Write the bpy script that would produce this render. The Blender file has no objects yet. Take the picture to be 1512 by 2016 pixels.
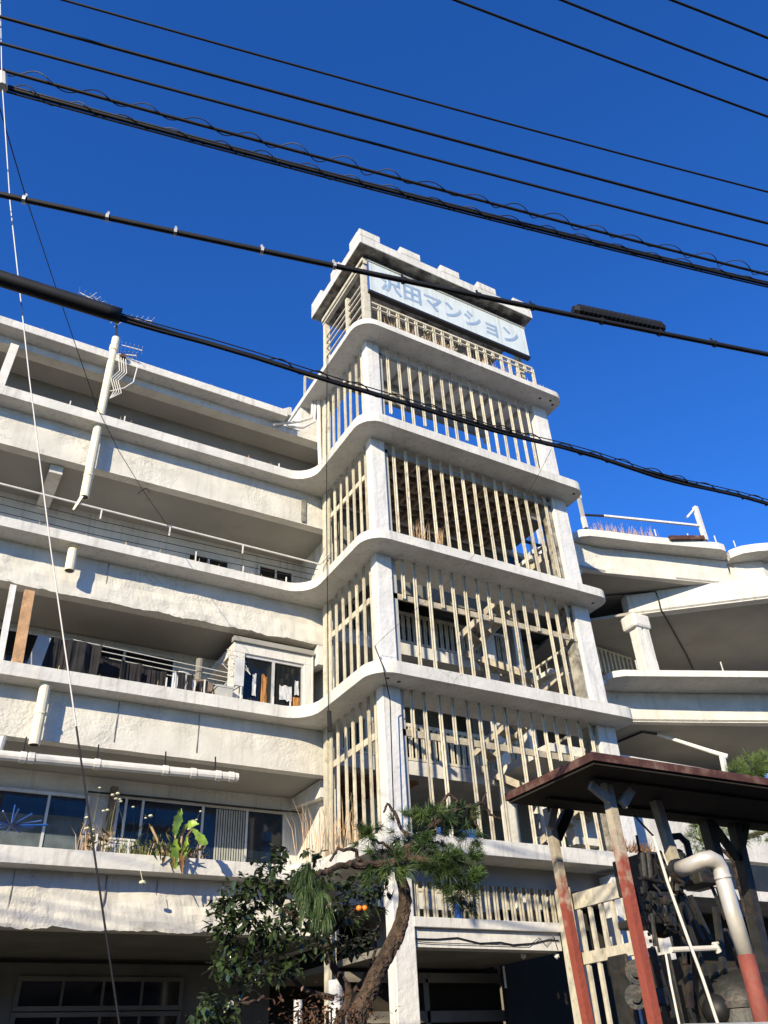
import bpy, bmesh, math, random
from mathutils import Vector, Matrix, noise
random.seed(7)
R = math.radians
SC = bpy.context.scene
COL = SC.collection

# ------------------------------------------------------------------ camera
YAW, PIT, ROL, F = R(31.373), R(34.976), R(-3.199), 1611.3
CAM = Vector((0, 0, 1.6))
fwd = Vector((math.sin(YAW)*math.cos(PIT), math.cos(YAW)*math.cos(PIT), math.sin(PIT)))
rgt0 = Vector((math.cos(YAW), -math.sin(YAW), 0)); up0 = rgt0.cross(fwd)
rgt = rgt0*math.cos(ROL) + up0*math.sin(ROL); upv = -rgt0*math.sin(ROL) + up0*math.cos(ROL)
cd = bpy.data.cameras.new('camera'); cam = bpy.data.objects.new('camera', cd); COL.objects.link(cam)
M3 = Matrix((rgt, upv, -fwd)).transposed()
cam.matrix_world = Matrix.Translation(CAM) @ M3.to_4x4()
cd.sensor_fit = 'VERTICAL'; cd.sensor_height = 36.0; cd.lens = 36.0*F/2016.0
cd.clip_start = .05; cd.clip_end = 2000
SC.camera = cam
# a pixel of the measured picture -> the point where its ray meets a real plane of the place
def ray(x, y): return rgt*(x-756) - upv*(y-1008) + fwd*F
def onY(x, y, Y): d = ray(x, y); return CAM + d*(Y/d.y)
def onX(x, y, X): d = ray(x, y); return CAM + d*(X/d.x)
def onZ(x, y, Z): d = ray(x, y); return CAM + d*((Z-1.6)/d.z)
def zm(x0, y0, s, x, y): return x0+x/s, y0+y/s

# ------------------------------------------------------------------ light
SUN = Vector((-1.25, -1.0, .66)).normalized()
w = bpy.data.worlds.new('World'); SC.world = w; w.use_nodes = True
nt = w.node_tree; bg = nt.nodes['Background']
sky = nt.nodes.new('ShaderNodeTexSky'); sky.sky_type = 'NISHITA'; sky.sun_disc = False
sky.sun_elevation = math.asin(SUN.z); sky.sun_rotation = math.atan2(SUN.x, SUN.y)
sky.altitude = 1500; sky.air_density = 1.0; sky.dust_density = 0.0; sky.ozone_density = 6.0
hs = nt.nodes.new('ShaderNodeHueSaturation'); hs.inputs['Hue'].default_value = .512; hs.inputs['Saturation'].default_value = 1.17; hs.inputs['Value'].default_value = 1.26
nt.links.new(sky.outputs[0], hs.inputs['Color']); nt.links.new(hs.outputs[0], bg.inputs[0]); bg.inputs[1].default_value = .13
sd = bpy.data.lights.new('sun', 'SUN'); sd.energy = 4.9; sd.angle = R(.5); sd.color = (1, .87, .63)
so = bpy.data.objects.new('sun', sd); COL.objects.link(so)
so.rotation_euler = SUN.to_track_quat('Z', 'Y').to_euler()
SC.view_settings.view_transform = 'Standard'; SC.view_settings.look = 'None'
SC.view_settings.exposure = 0.72; SC.view_settings.gamma = 1
SC.view_settings.use_curve_mapping = False

# ------------------------------------------------------------------ materials
def mat(name, col, rough=.8, var=.12, nscale=3, bump=.0, bscale=12, col2=None, dirt=0, dscale=1.2, dcol=(.10, .085, .06), metal=0, streak=0, spec=.5, dpos=.60, crack=0, patchy=0, rnd=0):
    m = bpy.data.materials.new(name); m.use_nodes = True; n = m.node_tree.nodes; l = m.node_tree.links
    b = n['Principled BSDF']; b.inputs['Roughness'].default_value = rough; b.inputs['Metallic'].default_value = metal
    b.inputs['Specular IOR Level'].default_value = spec
    tc = n.new('ShaderNodeTexCoord'); src = tc.outputs['Object']
    geo = n.new('ShaderNodeNewGeometry'); src = geo.outputs['Position']
    nz = n.new('ShaderNodeTexNoise'); nz.inputs['Scale'].default_value = nscale; nz.inputs['Detail'].default_value = 6
    l.new(src, nz.inputs['Vector'])
    cr = n.new('ShaderNodeValToRGB'); l.new(nz.outputs['Fac'], cr.inputs[0])
    c2 = col2 or tuple(c*(1-var) for c in col)
    cr.color_ramp.elements[0].position = .35; cr.color_ramp.elements[1].position = .65
    cr.color_ramp.elements[0].color = (*c2, 1); cr.color_ramp.elements[1].color = (*tuple(min(1, c*(1+var*.4)) for c in col), 1)
    out = cr.outputs[0]
    def over(fac, colr, out):
        mx = n.new('ShaderNodeMix'); mx.data_type = 'RGBA'
        l.new(fac, mx.inputs[0]); l.new(out, mx.inputs[6]); mx.inputs[7].default_value = (*colr, 1)
        return mx.outputs[2]
    if dirt:
        d1 = n.new('ShaderNodeTexNoise'); d1.inputs['Scale'].default_value = dscale; d1.inputs['Detail'].default_value = 9; d1.inputs['Roughness'].default_value = .68
        l.new(src, d1.inputs['Vector'])
        r1 = n.new('ShaderNodeValToRGB'); r1.color_ramp.elements[0].position = dpos; r1.color_ramp.elements[1].position = dpos+.18
        r1.color_ramp.elements[1].color = (dirt, dirt, dirt, 1)
        l.new(d1.outputs['Fac'], r1.inputs[0]); out = over(r1.outputs[0], dcol, out)
    if streak:
        mp = n.new('ShaderNodeMapping'); mp.inputs['Scale'].default_value = (7, 7, .35); l.new(src, mp.inputs[0])
        d2 = n.new('ShaderNodeTexNoise'); d2.inputs['Scale'].default_value = 1.6; d2.inputs['Detail'].default_value = 5; l.new(mp.outputs[0], d2.inputs['Vector'])
        r2 = n.new('ShaderNodeValToRGB'); r2.color_ramp.elements[0].position = .53; r2.color_ramp.elements[1].position = .74
        r2.color_ramp.elements[1].color = (streak, streak, streak, 1)
        l.new(d2.outputs['Fac'], r2.inputs[0]); out = over(r2.outputs[0], dcol, out)
    if rnd:
        oi = n.new('ShaderNodeObjectInfo'); hv = n.new('ShaderNodeHueSaturation'); mr = n.new('ShaderNodeMapRange'); mr.inputs[3].default_value = 1-rnd; mr.inputs[4].default_value = 1+rnd*.3
        l.new(oi.outputs['Random'], mr.inputs[0]); l.new(mr.outputs[0], hv.inputs['Value']); l.new(out, hv.inputs['Color']); out = hv.outputs[0]
    if crack:
        n1 = n.new('ShaderNodeTexNoise'); n1.inputs['Scale'].default_value = .75; n1.inputs['Detail'].default_value = 10; n1.inputs['Roughness'].default_value = .62; l.new(src, n1.inputs['Vector'])
        sb_ = n.new('ShaderNodeMath'); sb_.operation = 'SUBTRACT'; l.new(n1.outputs['Fac'], sb_.inputs[0]); sb_.inputs[1].default_value = .53
        ab = n.new('ShaderNodeMath'); ab.operation = 'ABSOLUTE'; l.new(sb_.outputs[0], ab.inputs[0])
        r3 = n.new('ShaderNodeValToRGB'); r3.color_ramp.elements[0].position = 0; r3.color_ramp.elements[0].color = (crack, crack, crack, 1); r3.color_ramp.elements[1].position = .0045; r3.color_ramp.elements[1].color = (0, 0, 0, 1)
        l.new(ab.outputs[0], r3.inputs[0])
        n2 = n.new('ShaderNodeTexNoise'); n2.inputs['Scale'].default_value = .6; l.new(src, n2.inputs['Vector'])
        r4 = n.new('ShaderNodeValToRGB'); r4.color_ramp.elements[0].position = .53; r4.color_ramp.elements[1].position = .60; l.new(n2.outputs['Fac'], r4.inputs[0])
        mm_ = n.new('ShaderNodeMath'); mm_.operation = 'MULTIPLY'; l.new(r3.outputs[0], mm_.inputs[0]); l.new(r4.outputs[0], mm_.inputs[1])
        out = over(mm_.outputs[0], (.09, .08, .065), out)
    l.new(out, b.inputs['Base Color'])
    if bump:
        bn = n.new('ShaderNodeTexNoise'); bn.inputs['Scale'].default_value = bscale; bn.inputs['Detail'].default_value = 7; l.new(src, bn.inputs['Vector'])
        b2 = n.new('ShaderNodeTexNoise'); b2.inputs['Scale'].default_value = bscale*.13; b2.inputs['Detail'].default_value = 3; l.new(src, b2.inputs['Vector'])
        ad = n.new('ShaderNodeMath'); ad.operation = 'MULTIPLY_ADD'; l.new(b2.outputs['Fac'], ad.inputs[0]); ad.inputs[1].default_value = 2.5; l.new(bn.outputs['Fac'], ad.inputs[2])
        bp = n.new('ShaderNodeBump'); bp.inputs['Strength'].default_value = bump; bp.inputs['Distance'].default_value = .04
        if patchy:
            n5 = n.new('ShaderNodeTexNoise'); n5.inputs['Scale'].default_value = .8; n5.inputs['Detail'].default_value = 3; l.new(src, n5.inputs['Vector'])
            r5 = n.new('ShaderNodeValToRGB'); r5.color_ramp.elements[0].position = .42; r5.color_ramp.elements[1].position = .62; r5.color_ramp.elements[0].color = (.12, .12, .12, 1); r5.color_ramp.elements[1].color = (bump, bump, bump, 1)
            l.new(n5.outputs['Fac'], r5.inputs[0]); l.new(r5.outputs[0], bp.inputs['Strength'])
        l.new(ad.outputs[0], bp.inputs['Height']); l.new(bp.outputs[0], b.inputs['Normal'])
    return m
M = dict(
 white=mat('painted_concrete', (.56, .55, .515), .85, .12, 1.7, .25, 12, dirt=.35, dscale=2.6, streak=.30, crack=.55),
 rough=mat('trowelled_plaster', (.56, .54, .49), .9, .13, 2.2, .5, 22, dirt=.30, dscale=3, streak=.15, crack=.55, patchy=1),
 soffit=mat('shade_toned_soffit', (.27, .26, .235), .9, .12, .9, .15, 6, dirt=.4, dscale=1.6),  # base colour lowered so undersides carry their shade
 mould=mat('mouldy_concrete', (.34, .32, .27), .9, .45, 4, .5, 10, dirt=1, dscale=2.2, dpos=.44, dcol=(.05, .04, .035)),
 column=mat('column_paint', (.58, .575, .56), .8, .07, 3, .35, 14, dirt=.5, dscale=3.2, streak=.30),
 cream=mat('cream_steel', (.58, .54, .43), .6, .14, 8, .1, 30, dirt=.75, dscale=6, dcol=(.20, .12, .06), dpos=.54, streak=.35, rnd=.22),
 timber=mat('grey_timber', (.20, .15, .115), .9, .4, 6, .3, 20),
 wood=mat('bare_wood', (.42, .25, .13), .8, .3, 5, .3, 20),
 ply=mat('brown_board', (.28, .13, .055), .8, .4, 4, .2, 10),
 dark=mat('dark_interior', (.020, .015, .009), .9, .3, 2),  # near-black base stands in for deep shade in rooms and recesses
 inner=mat('inner_wall', (.20, .185, .155), .9, .2, 1.5, .2, 6, dirt=.5),  # albedo lowered to paint in the shade of recessed walls
 glassd=mat('dark_glass', (.008, .010, .012), .07, .2, 2, spec=.4),
 blueg=mat('blue_glass', (.008, .016, .030), .07, .4, 1.5, spec=.45),
 teal=mat('teal_curtain', (.075, .10, .115), .8, .35, 5),
 curtain=mat('curtain', (.32, .33, .31), .9, .2, 3),
 alu=mat('aluminium_frame', (.55, .55, .53), .4, .1, 8, metal=.3),
 pipew=mat('grey_pipe', (.62, .60, .55), .55, .12, 6, .05, 20, dirt=.3, dscale=6),
 creamp=mat('cream_pipe', (.72, .66, .50), .6, .12, 6, .1, 20, dirt=.6, dscale=7, dcol=(.16, .08, .04)),
 signw=mat('sign_face', (.52, .58, .60), .5, .08, 3, dirt=.35, dscale=3, streak=.25),
 signl=mat('sign_letters', (.17, .25, .38), .5, .35, 5, col2=(.27, .35, .46)),
 black=mat('black_rubber', (.012, .012, .013), .55, .3, 8, spec=.4),
 cable=mat('black_cable', (.010, .010, .011), .6, .3, 8, spec=.3),
 steel=mat('bright_steel', (.62, .64, .66), .35, .1, 8, metal=.6),
 silver=mat('silver_pipe', (.60, .57, .51), .38, .15, 6, .05, 20, metal=.35, dirt=.3, dscale=8, dcol=(.2, .12, .06)),
 red=mat('red_oxide_paint', (.21, .052, .036), .75, .35, 5, .25, 25, dirt=.8, dscale=5, dpos=.55, dcol=(.13, .07, .05)),
 rust=mat('rusty_red_sheet', (.075, .026, .019), .8, .5, 4, .2, 18, dirt=.9, dscale=4, dpos=.5, dcol=(.15, .11, .085)),
 post=mat('weathered_post', (.25, .19, .145), .9, .3, 6, .35, 20),
 engine=mat('oily_iron', (.018, .019, .018), .55, .5, 6, .3, 14, dirt=.9, dscale=7, dpos=.52, dcol=(.055, .028, .016)),  # near-black base also carries the shade under the shelter roof
 enamel=mat('white_enamel', (.62, .60, .55), .5, .1, 8, dirt=.5, dscale=9),
 bark=mat('bark', (.085, .055, .036), .95, .55, 12, 1.0, 40, dirt=.9, dscale=14, dpos=.50, dcol=(.025, .017, .012)),
 bark2=mat('smooth_bark', (.06, .038, .027), .95, .5, 8, .5, 20),
 needle=mat('pine_needles', (.045, .085, .018), .55, .5, 3, col2=(.018, .038, .010)),
 needle2=mat('yellow_needles', (.10, .155, .03), .55, .4, 3, col2=(.05, .085, .015)),
 leaf=mat('glossy_leaves', (.040, .062, .022), .28, .6, 9, col2=(.016, .030, .010), spec=.7),
 leafr=mat('bronze_leaves', (.11, .055, .030), .5, .5, 3),
 banana=mat('banana_leaf', (.24, .33, .035), .5, .35, 5, col2=(.08, .17, .03)),
 brownl=mat('dry_leaf', (.30, .15, .05), .8, .4, 6),
 straw=mat('dry_grass', (.48, .33, .19), .9, .4, 5),
 grass=mat('pot_grass', (.10, .14, .03), .7, .4, 5, col2=(.20, .15, .06)),
 flower=mat('seed_heads', (.62, .60, .42), .8, .2, 5),
 orange=mat('orange_fruit', (.75, .22, .03), .4, .1, 5),
 blue=mat('blue_plastic', (.008, .07, .30), .4, .2, 5),
 black2=mat('black_cloth', (.012, .011, .013), .95, .5, 5),
 whitec=mat('white_cloth', (.46, .47, .48), .9, .2, 5),
 orangec=mat('orange_cloth', (.34, .15, .04), .9, .2, 5),
 gfwall=mat('ground_floor_wall', (.15, .148, .13), .9, .2, 1.5, .2, 6, dirt=.5),  # darkened base puts the ground floor's deep shade into the colour
 tan=mat('pale_timber', (.36, .32, .25), .9, .25, 6, .3, 20),
 asphalt=mat('asphalt', (.045, .045, .045), .9, .2, 2, .3, 30),
 gravel=mat('yard_ground', (.11, .10, .08), .95, .3, 2, .4, 20),
 grey=mat('grey_box', (.35, .35, .33), .6, .1, 5),
 terra=mat('red_plastic', (.45, .06, .03), .5, .1, 5),
 block=mat('block_wall', (.34, .35, .36), .9, .15, 3, .3, 14, dirt=.3),
)

pm = mat('worn_red_post', (.36, .32, .25), .9, .25, 6, .3, 20); M['postpaint'] = pm
n_, l_ = pm.node_tree.nodes, pm.node_tree.links; bs_ = n_['Principled BSDF']; old = bs_.inputs['Base Color'].links[0].from_socket
ge = n_.new('ShaderNodeNewGeometry'); sx = n_.new('ShaderNodeSeparateXYZ'); l_.new(ge.outputs['Position'], sx.inputs[0])
nn = n_.new('ShaderNodeTexNoise'); nn.inputs['Scale'].default_value = 9; nn.inputs['Detail'].default_value = 7; l_.new(ge.outputs['Position'], nn.inputs['Vector'])
ma = n_.new('ShaderNodeMath'); ma.operation = 'MULTIPLY_ADD'; l_.new(nn.outputs['Fac'], ma.inputs[0]); ma.inputs[1].default_value = 1.5; l_.new(sx.outputs[2], ma.inputs[2])
rr_ = n_.new('ShaderNodeMapRange'); rr_.inputs[1].default_value = 3.85; rr_.inputs[2].default_value = 4.35; rr_.inputs[3].default_value = 1; rr_.inputs[4].default_value = 0; l_.new(ma.outputs[0], rr_.inputs[0])
mx_ = n_.new('ShaderNodeMix'); mx_.data_type = 'RGBA'; l_.new(rr_.outputs[0], mx_.inputs[0]); l_.new(old, mx_.inputs[6]); mx_.inputs[7].default_value = (.23, .050, .033, 1); l_.new(mx_.outputs[2], bs_.inputs['Base Color'])
# ------------------------------------------------------------------ geometry helpers
class MB:
    def __init__(s): s.b = bmesh.new()
    def box(s, x0, x1, y0, y1, z0, z1):
        v = [s.b.verts.new(p) for p in [(x0,y0,z0),(x1,y0,z0),(x1,y1,z0),(x0,y1,z0),(x0,y0,z1),(x1,y0,z1),(x1,y1,z1),(x0,y1,z1)]]
        for f in [(0,3,2,1),(4,5,6,7),(0,1,5,4),(1,2,6,5),(2,3,7,6),(3,0,4,7)]: s.b.faces.new([v[i] for i in f])
        return s
    def prism(s, pts, z0, z1):
        a = [s.b.verts.new((p[0], p[1], z0)) for p in pts]; c = [s.b.verts.new((p[0], p[1], z1)) for p in pts]
        n = len(pts); s.b.faces.new(a[::-1]); s.b.faces.new(c)
        for i in range(n): s.b.faces.new([a[i], a[(i+1)%n], c[(i+1)%n], c[i]])
        return s
    def extr(s, pts, d):                       # closed 3-D outline swept along d
        d = Vector(d); a = [s.b.verts.new(Vector(p)) for p in pts]; c = [s.b.verts.new(Vector(p)+d) for p in pts]
        n = len(pts); s.b.faces.new(a[::-1]); s.b.faces.new(c)
        for i in range(n): s.b.faces.new([a[i], a[(i+1)%n], c[(i+1)%n], c[i]])
        return s
    def bar(s, p, q, w, h=None, up=(0,0,1)):
        p, q = Vector(p), Vector(q); h = h or w; d = (q-p).normalized(); u = Vector(up)
        if abs(d.dot(u)) > .97: u = Vector((0,1,0))
        a = d.cross(u).normalized(); c = a.cross(d).normalized()
        v = [s.b.verts.new(e + a*i*w/2 + c*j*h/2) for e in (p, q) for i, j in ((-1,-1),(1,-1),(1,1),(-1,1))]
        for f in [(0,1,2,3),(7,6,5,4),(0,4,5,1),(1,5,6,2),(2,6,7,3),(3,7,4,0)]: s.b.faces.new([v[i] for i in f])
        return s
    def tube(s, pts, r, n=8, cap=True):
        pts = [Vector(p) for p in pts]; rs = r if isinstance(r, (list, tuple)) else [r]*len(pts)
        rings = []; a = None
        for i, p in enumerate(pts):
            d = (pts[min(i+1, len(pts)-1)] - pts[max(i-1, 0)]).normalized()
            if a is None:
                a = d.orthogonal().normalized()
            a = (a - d*a.dot(d)).normalized(); c = d.cross(a)
            rings.append([s.b.verts.new(p + (a*math.cos(t)+c*math.sin(t))*rs[i]) for t in [2*math.pi*k/n for k in range(n)]])
        for A, B_ in zip(rings, rings[1:]):
            for k in range(n): s.b.faces.new([A[k], A[(k+1)%n], B_[(k+1)%n], B_[k]])
        if cap and n > 2: s.b.faces.new(rings[0][::-1]); s.b.faces.new(rings[-1])
        return s
    def ball(s, c, r, sub=1, sc=(1,1,1)):
        ret = bmesh.ops.create_icosphere(s.b, subdivisions=sub, radius=r)
        for v in ret['verts']: v.co = Vector((v.co.x*sc[0], v.co.y*sc[1], v.co.z*sc[2])) + Vector(c)
        return s
    def tri(s, *p): s.b.faces.new([s.b.verts.new(Vector(q)) for q in p]); return s
    def jitter(s, a, cond=None):
        for v in s.b.verts:
            if cond is None or cond(v.co): v.co += Vector((random.uniform(-a,a), random.uniform(-a,a), random.uniform(-a,a)))
        return s
    def build(s, name, m, parent=None, smooth=False, bevel=0, recalc=True):
        if recalc: bmesh.ops.recalc_face_normals(s.b, faces=s.b.faces)
        me = bpy.data.meshes.new(name); o = bpy.data.objects.new(name, me); COL.objects.link(o)
        org = world_loc(parent) if parent else Vector((0,0,0))
        for v in s.b.verts: v.co -= org
        s.b.to_mesh(me); s.b.free(); me.materials.append(M[m])
        if smooth:
            for p in me.polygons: p.use_smooth = True
        if parent: o.parent = parent
        if bevel:
            bv = o.modifiers.new('bevel', 'BEVEL'); bv.width = bevel; bv.segments = 2; bv.limit_method = 'ANGLE'; bv.angle_limit = R(40)
        return o
def world_loc(o):
    v = Vector((0,0,0))
    while o: v += o.location; o = o.parent
    return v
def thing(name, label, cat, loc=(0,0,0), group=None):
    o = bpy.data.objects.new(name, None); COL.objects.link(o); o.location = loc; o.empty_display_size = .2
    o['label'] = label; o['category'] = cat
    if group: o['group'] = group
    return o
def tag(o, label, cat, group=None, kind=None):
    # a thing that is one mesh: move its origin to its base
    me = o.data; n = len(me.vertices)
    if n and o.location.length == 0:
        c = Vector((sum(v.co.x for v in me.vertices)/n, sum(v.co.y for v in me.vertices)/n, min(v.co.z for v in me.vertices)))
        me.transform(Matrix.Translation(-c)); o.location = c
    if kind: o['kind'] = kind
    if kind != 'structure' and label: o['label'] = label; o['category'] = cat
    if group: o['group'] = group
    return o
def struct(o): o['kind'] = 'structure'; return o
def arc(cx, cy, r, a0, a1, n=8): return [(cx+r*math.cos(R(a0+(a1-a0)*i/n)), cy+r*math.sin(R(a0+(a1-a0)*i/n))) for i in range(n+1)]

U = random.uniform
# ------------------------------------------------------------------ ground
struct(MB().box(-400, 400, -400, 9.5, -.3, 0).build('road', 'asphalt'))
struct(MB().box(-400, 400, 9.5, 600, -.3, .12).build('ground', 'gravel'))

# unseen houses across the street, added to shade the ground and cut bounce
for i, (x0, x1, h, lab) in enumerate(((-30, -17, 6.3, 'unseen grey two storey house farthest left across the street'), (-16, -5, 5.6, 'unseen low house across the street, second from the left'), (-4, 9, 6.2, 'unseen house across the street directly behind the viewer'), (10, 26, 5.8, 'unseen long house across the street at the far right'))):
    HH = thing('unseen_street_house', lab, 'house', (x0+5, -8, 0), 'unseen houses across the street')
    MB().box(x0, x1, -13, -4, 0, h-1.2).build('wall', 'inner', HH)
    MB().extr([(x0-.3, -13.4, h-1.2), (x0-.3, -3.6, h-1.2), (x0-.3, -8.5, h+1)], (x1-x0+.6, 0, 0)).build('roof', 'timber', HH)
# ------------------------------------------------------------------ apartment building: left wing and tower
Z = {5: (15.895, 16.065), 4: (12.935, 13.172), 3: (10.022, 10.224), 2: (7.305, 7.54), 1: (4.49, 4.73)}
BLD = thing('apartment_building', 'weathered white concrete apartment block with long balcony bands and a barred stair tower', 'building', (3, 14, 0))
XL, XR, YF, YS = 6.35, 12.38, 11.0, 13.6
def outline(back=15.05, right=XR):
    p = arc(XL+.45, YF+.45, .45, 180, 270, 8)                        # convex front left corner
    p += arc(right-.32, YF+.32, .32, 270, 360, 6)
    p += [(right, back), (-9, back), (-9, YS)]
    p += arc(XL-.55, YS-.55, .55, 90, 0, 8)                          # concave sweep into the left wing
    return p
def rough_edges(mb, a, cond):
    mb.jitter(a, cond)
for k in (4, 3, 2, 1):
    MB().prism(outline(14.2 if k == 4 else 12.2), *Z[k]).build('floor_slab', 'white', BLD, bevel=.006) if False else None
def slab(k):
    z0, z1 = Z[k]
    # front band: tower strip and left wing strip, leaving the stair void open behind Y 12.2
    p = arc(XL+.45, YF+.45, .45, 180, 270, 8) + arc(XR-.32, YF+.32, .32, 270, 360, 6)
    if k == 4: p += [(XR, 12.4), (11.75, 12.4), (11.75, 13.85), (7.25, 13.85), (7.25, 17.2), (-9, 17.2), (-9, YS)]
    else: p += [(XR, 12.25), (7.25, 12.25), (7.25, 17.2), (-9, 17.2), (-9, YS)]
    p += arc(XL-.55, YS-.55, .55, 90, 0, 8)
    MB().prism(p, z0, z1).build('floor_slab', 'white', BLD, bevel=.006)
for k in (4, 3, 2, 1): slab(k)
p = arc(XL+.45, YF+.45, .45, 180, 270, 8) + arc(XR-.32, YF+.32, .32, 270, 360, 6) + [(XR, 12.62), (7.25, 12.62), (7.25, 15.6), (XL+.02, 15.6)]
MB().prism(p, *Z[5]).build('floor_slab', 'white', BLD, bevel=.006)
# ribs under the top slab
mb = MB()
for i in range(9): mb.box(7.5+i*.5, 7.56+i*.5, 11.75, 12.6, 15.80, 15.92)
mb.box(7.3, 12.1, 12.52, 12.6, 15.74, 15.92).build('ceiling_rib', 'soffit', BLD)
# timber grid under slab 4
mb = MB()
for i in range(12): mb.box(7.3+i*.37, 7.38+i*.37, 11.75, 13.84, 12.74, 12.946)
for i in range(8): mb.box(7.28, 11.74, 11.80+i*.27, 11.87+i*.27, 12.80, 12.944)
mb.build('ceiling_grid', 'timber', BLD)

# beams of the left wing
ceil = {4: 12.06, 3: 9.17, 2: 6.45, 1: 3.70}
for k in (4, 3, 2, 1):
    z0 = Z[k][0]; b = MB(); xs = [-9 + i*.07 for i in range(230)]; xs = [x for x in xs if x < 7.05] + [7.05]
    yb = 13.97 if k != 3 else 14.05
    amp = {4: .006, 3: .03, 2: .006, 1: .045}[k]
    rows = [0, .18, .34, .5, .66, .82, .93, 1]
    g = []
    for x in xs:
        col = []
        for t in rows:
            zz = z0 - .003 - t*(z0 - ceil[k])
            dy = (noise.noise(Vector((x*1.7, t*4, k*7)))*.9 + noise.noise(Vector((x*6, t*9, k*3)))*.5)*amp*.9 if t > .1 else 0
            dz = 0
            if t == 1: dz = amp*(noise.noise(Vector((x*2.2, 3, k)))*.9 + abs(noise.noise(Vector((x*9, 1, k))))*1.1 + noise.noise(Vector((x*23, 8, k)))*.5) if k in (1, 3) else noise.noise(Vector((x*3, 3, k)))*amp
            col.append(b.b.verts.new((x, yb+dy - (.025 if (k in (3, 1) and t > .6) else 0), zz+dz)))
        col.append(b.b.verts.new((x, yb+.22, ceil[k]+.0))); col.append(b.b.verts.new((x, yb+.22, z0-.003)))
        g.append(col)
    for A, B_ in zip(g, g[1:]):
        for j in range(len(A)-1): b.b.faces.new([A[j], A[j+1], B_[j+1], B_[j]])
    b.build('beam', 'rough', BLD)
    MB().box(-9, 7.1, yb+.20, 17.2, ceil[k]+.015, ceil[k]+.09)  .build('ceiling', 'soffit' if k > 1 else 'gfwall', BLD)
# construction joints in the beams
for X_, k in ((2.9, 2), (4.35, 2), (1.75, 1), (3.1, 1), (3.9, 1), (5.0, 1), (2.35, 3)):
    MB().box(X_, X_+.012, (13.955 if k != 3 else 14.035), 14.0 if k != 3 else 14.08, ceil[k]+.12, Z[k][0]-.02).build('joint', 'mould', BLD)
MB().box(.95, 1.2, 14.2, 15.6, 11.86, 12.055).build('cross_beam', 'white', BLD)
for x_, y_, k in ((11.75, 11.25, 5), (12.05, 11.2, 5), (12.2, 11.3, 5), (12.15, 11.2, 4), (12.1, 11.3, 3), (6.75, 11.25, 2), (7.0, 11.3, 2)):
    MB().tube([(x_, y_, Z[k][0]+.01), (x_, y_, Z[k][0]-.006)], .035, 10).build('drain_hole', 'black', BLD)
# roof of the left wing: lip, recess, fascia
MB().box(-9, 5.76, YS, 16, 14.745, 14.955).build('roof_lip', 'white', BLD, bevel=.015)
MB().box(-9, 7.0, 13.93, 14.2, 14.55, 14.742).build('roof_fascia', 'rough', BLD)
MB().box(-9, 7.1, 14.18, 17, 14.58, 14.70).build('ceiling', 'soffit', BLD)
MB().box(6.40, 7.1, 14.3, 15.6, 14.75, 15.92).build('upper_wall', 'white', BLD)
MB().extr([(5.70, 13.75, 14.96), (5.92, 13.75, 14.96), (5.92, 13.75, 15.22), (5.86, 13.75, 15.22), (5.70, 13.75, 15.10)], (0, .35, 0)).build('parapet_end', 'white', BLD)
# back walls of the left wing
for z0, z1, y, m in ((13.17, 14.6, 14.78, 'inner'), (10.22, 12.08, 15.6, 'white'), (7.54, 9.18, 15.6, 'white'), (4.73, 6.46, 15.6, 'white'), (.1, 3.72, 17.2, 'gfwall')):
    MB().box(-9, 7.25, y, y+.2, z0-.2, z1).build('back_wall', m, BLD)
MB().box(7.08, 7.26, 14.2, 17.2, 3.7, 14.6).build('end_wall', 'white', BLD)
# stain mark where a pipe leaks down the fourth floor beam
st = MB().box(6.30, 6.42, 13.935, 13.945, 12.10, 12.70).build('water_stain', 'mould', BLD)
# haunch brackets
MB().extr([(6.90, 14.2, 6.44), (6.90, 15.6, 6.44), (6.90, 15.6, 6.26), (6.90, 14.3, 6.12), (6.90, 14.2, 6.12)], (.16, 0, 0)).build('bracket', 'white', BLD)
MB().extr([(6.75, 14.0, 9.15), (6.75, 15.4, 9.15), (6.75, 15.4, 8.95), (6.75, 14.1, 8.72), (6.75, 14.0, 8.72)], (.22, 0, 0)).build('bracket', 'white', BLD)

# windows
def window(x0, x1, z0, z1, y, nm=3, glass='glassd', parent=BLD, fr=.05, fm='alu', curtain=None, mull=None):
    f = MB(); f.box(x0-fr, x1+fr, y-.05, y, z1, z1+fr).box(x0-fr, x1+fr, y-.08, y, z0-fr, z0)
    f.box(x0-fr, x0, y-.05, y, z0, z1).box(x1, x1+fr, y-.05, y, z0, z1)
    ms = mull or [x0+(x1-x0)*i/nm for i in range(1, nm)]
    for xm in ms: f.box(xm-.022, xm+.022, y-.042, y, z0, z1)
    fo = f.build('window', fm, parent)
    po = MB().box(x0, x1, y-.012, y-.004, z0, z1); o = po.build('pane', glass, fo)
    if curtain:
        c = MB()
        for (a, b_) in curtain:
            n = int((b_-a)/.05)+1
            for i in range(n): c.box(a+i*.05, a+i*.05+.03, y-.020-.006*(i%2), y-.014, z0, z1-.02)
        c.build('curtain', 'curtain', fo)
    return fo
window(3.50, 6.72, 5.02, 6.12, 15.58, glass='blueg', mull=[3.62, 3.93, 5.08, 5.97], curtain=[(5.35, 5.93)])
window(1.20, 2.92, 5.02, 6.05, 15.58, glass='blueg', mull=[2.28])
MB().box(1.22, 2.26, 15.560, 15.564, 5.04, 5.70).box(2.30, 2.90, 15.560, 15.564, 5.04, 5.72).build('curtain', 'teal', BLD)
window(-.6, .95, 5.02, 6.05, 15.58, glass='blueg', nm=2)
window(2.62, 5.42, 2.98, 3.36, 17.18, nm=4, fr=.07, fm='gfwall')
window(2.62, 5.42, 1.2, 2.82, 17.18, nm=4, fr=.07, fm='gfwall')
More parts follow.
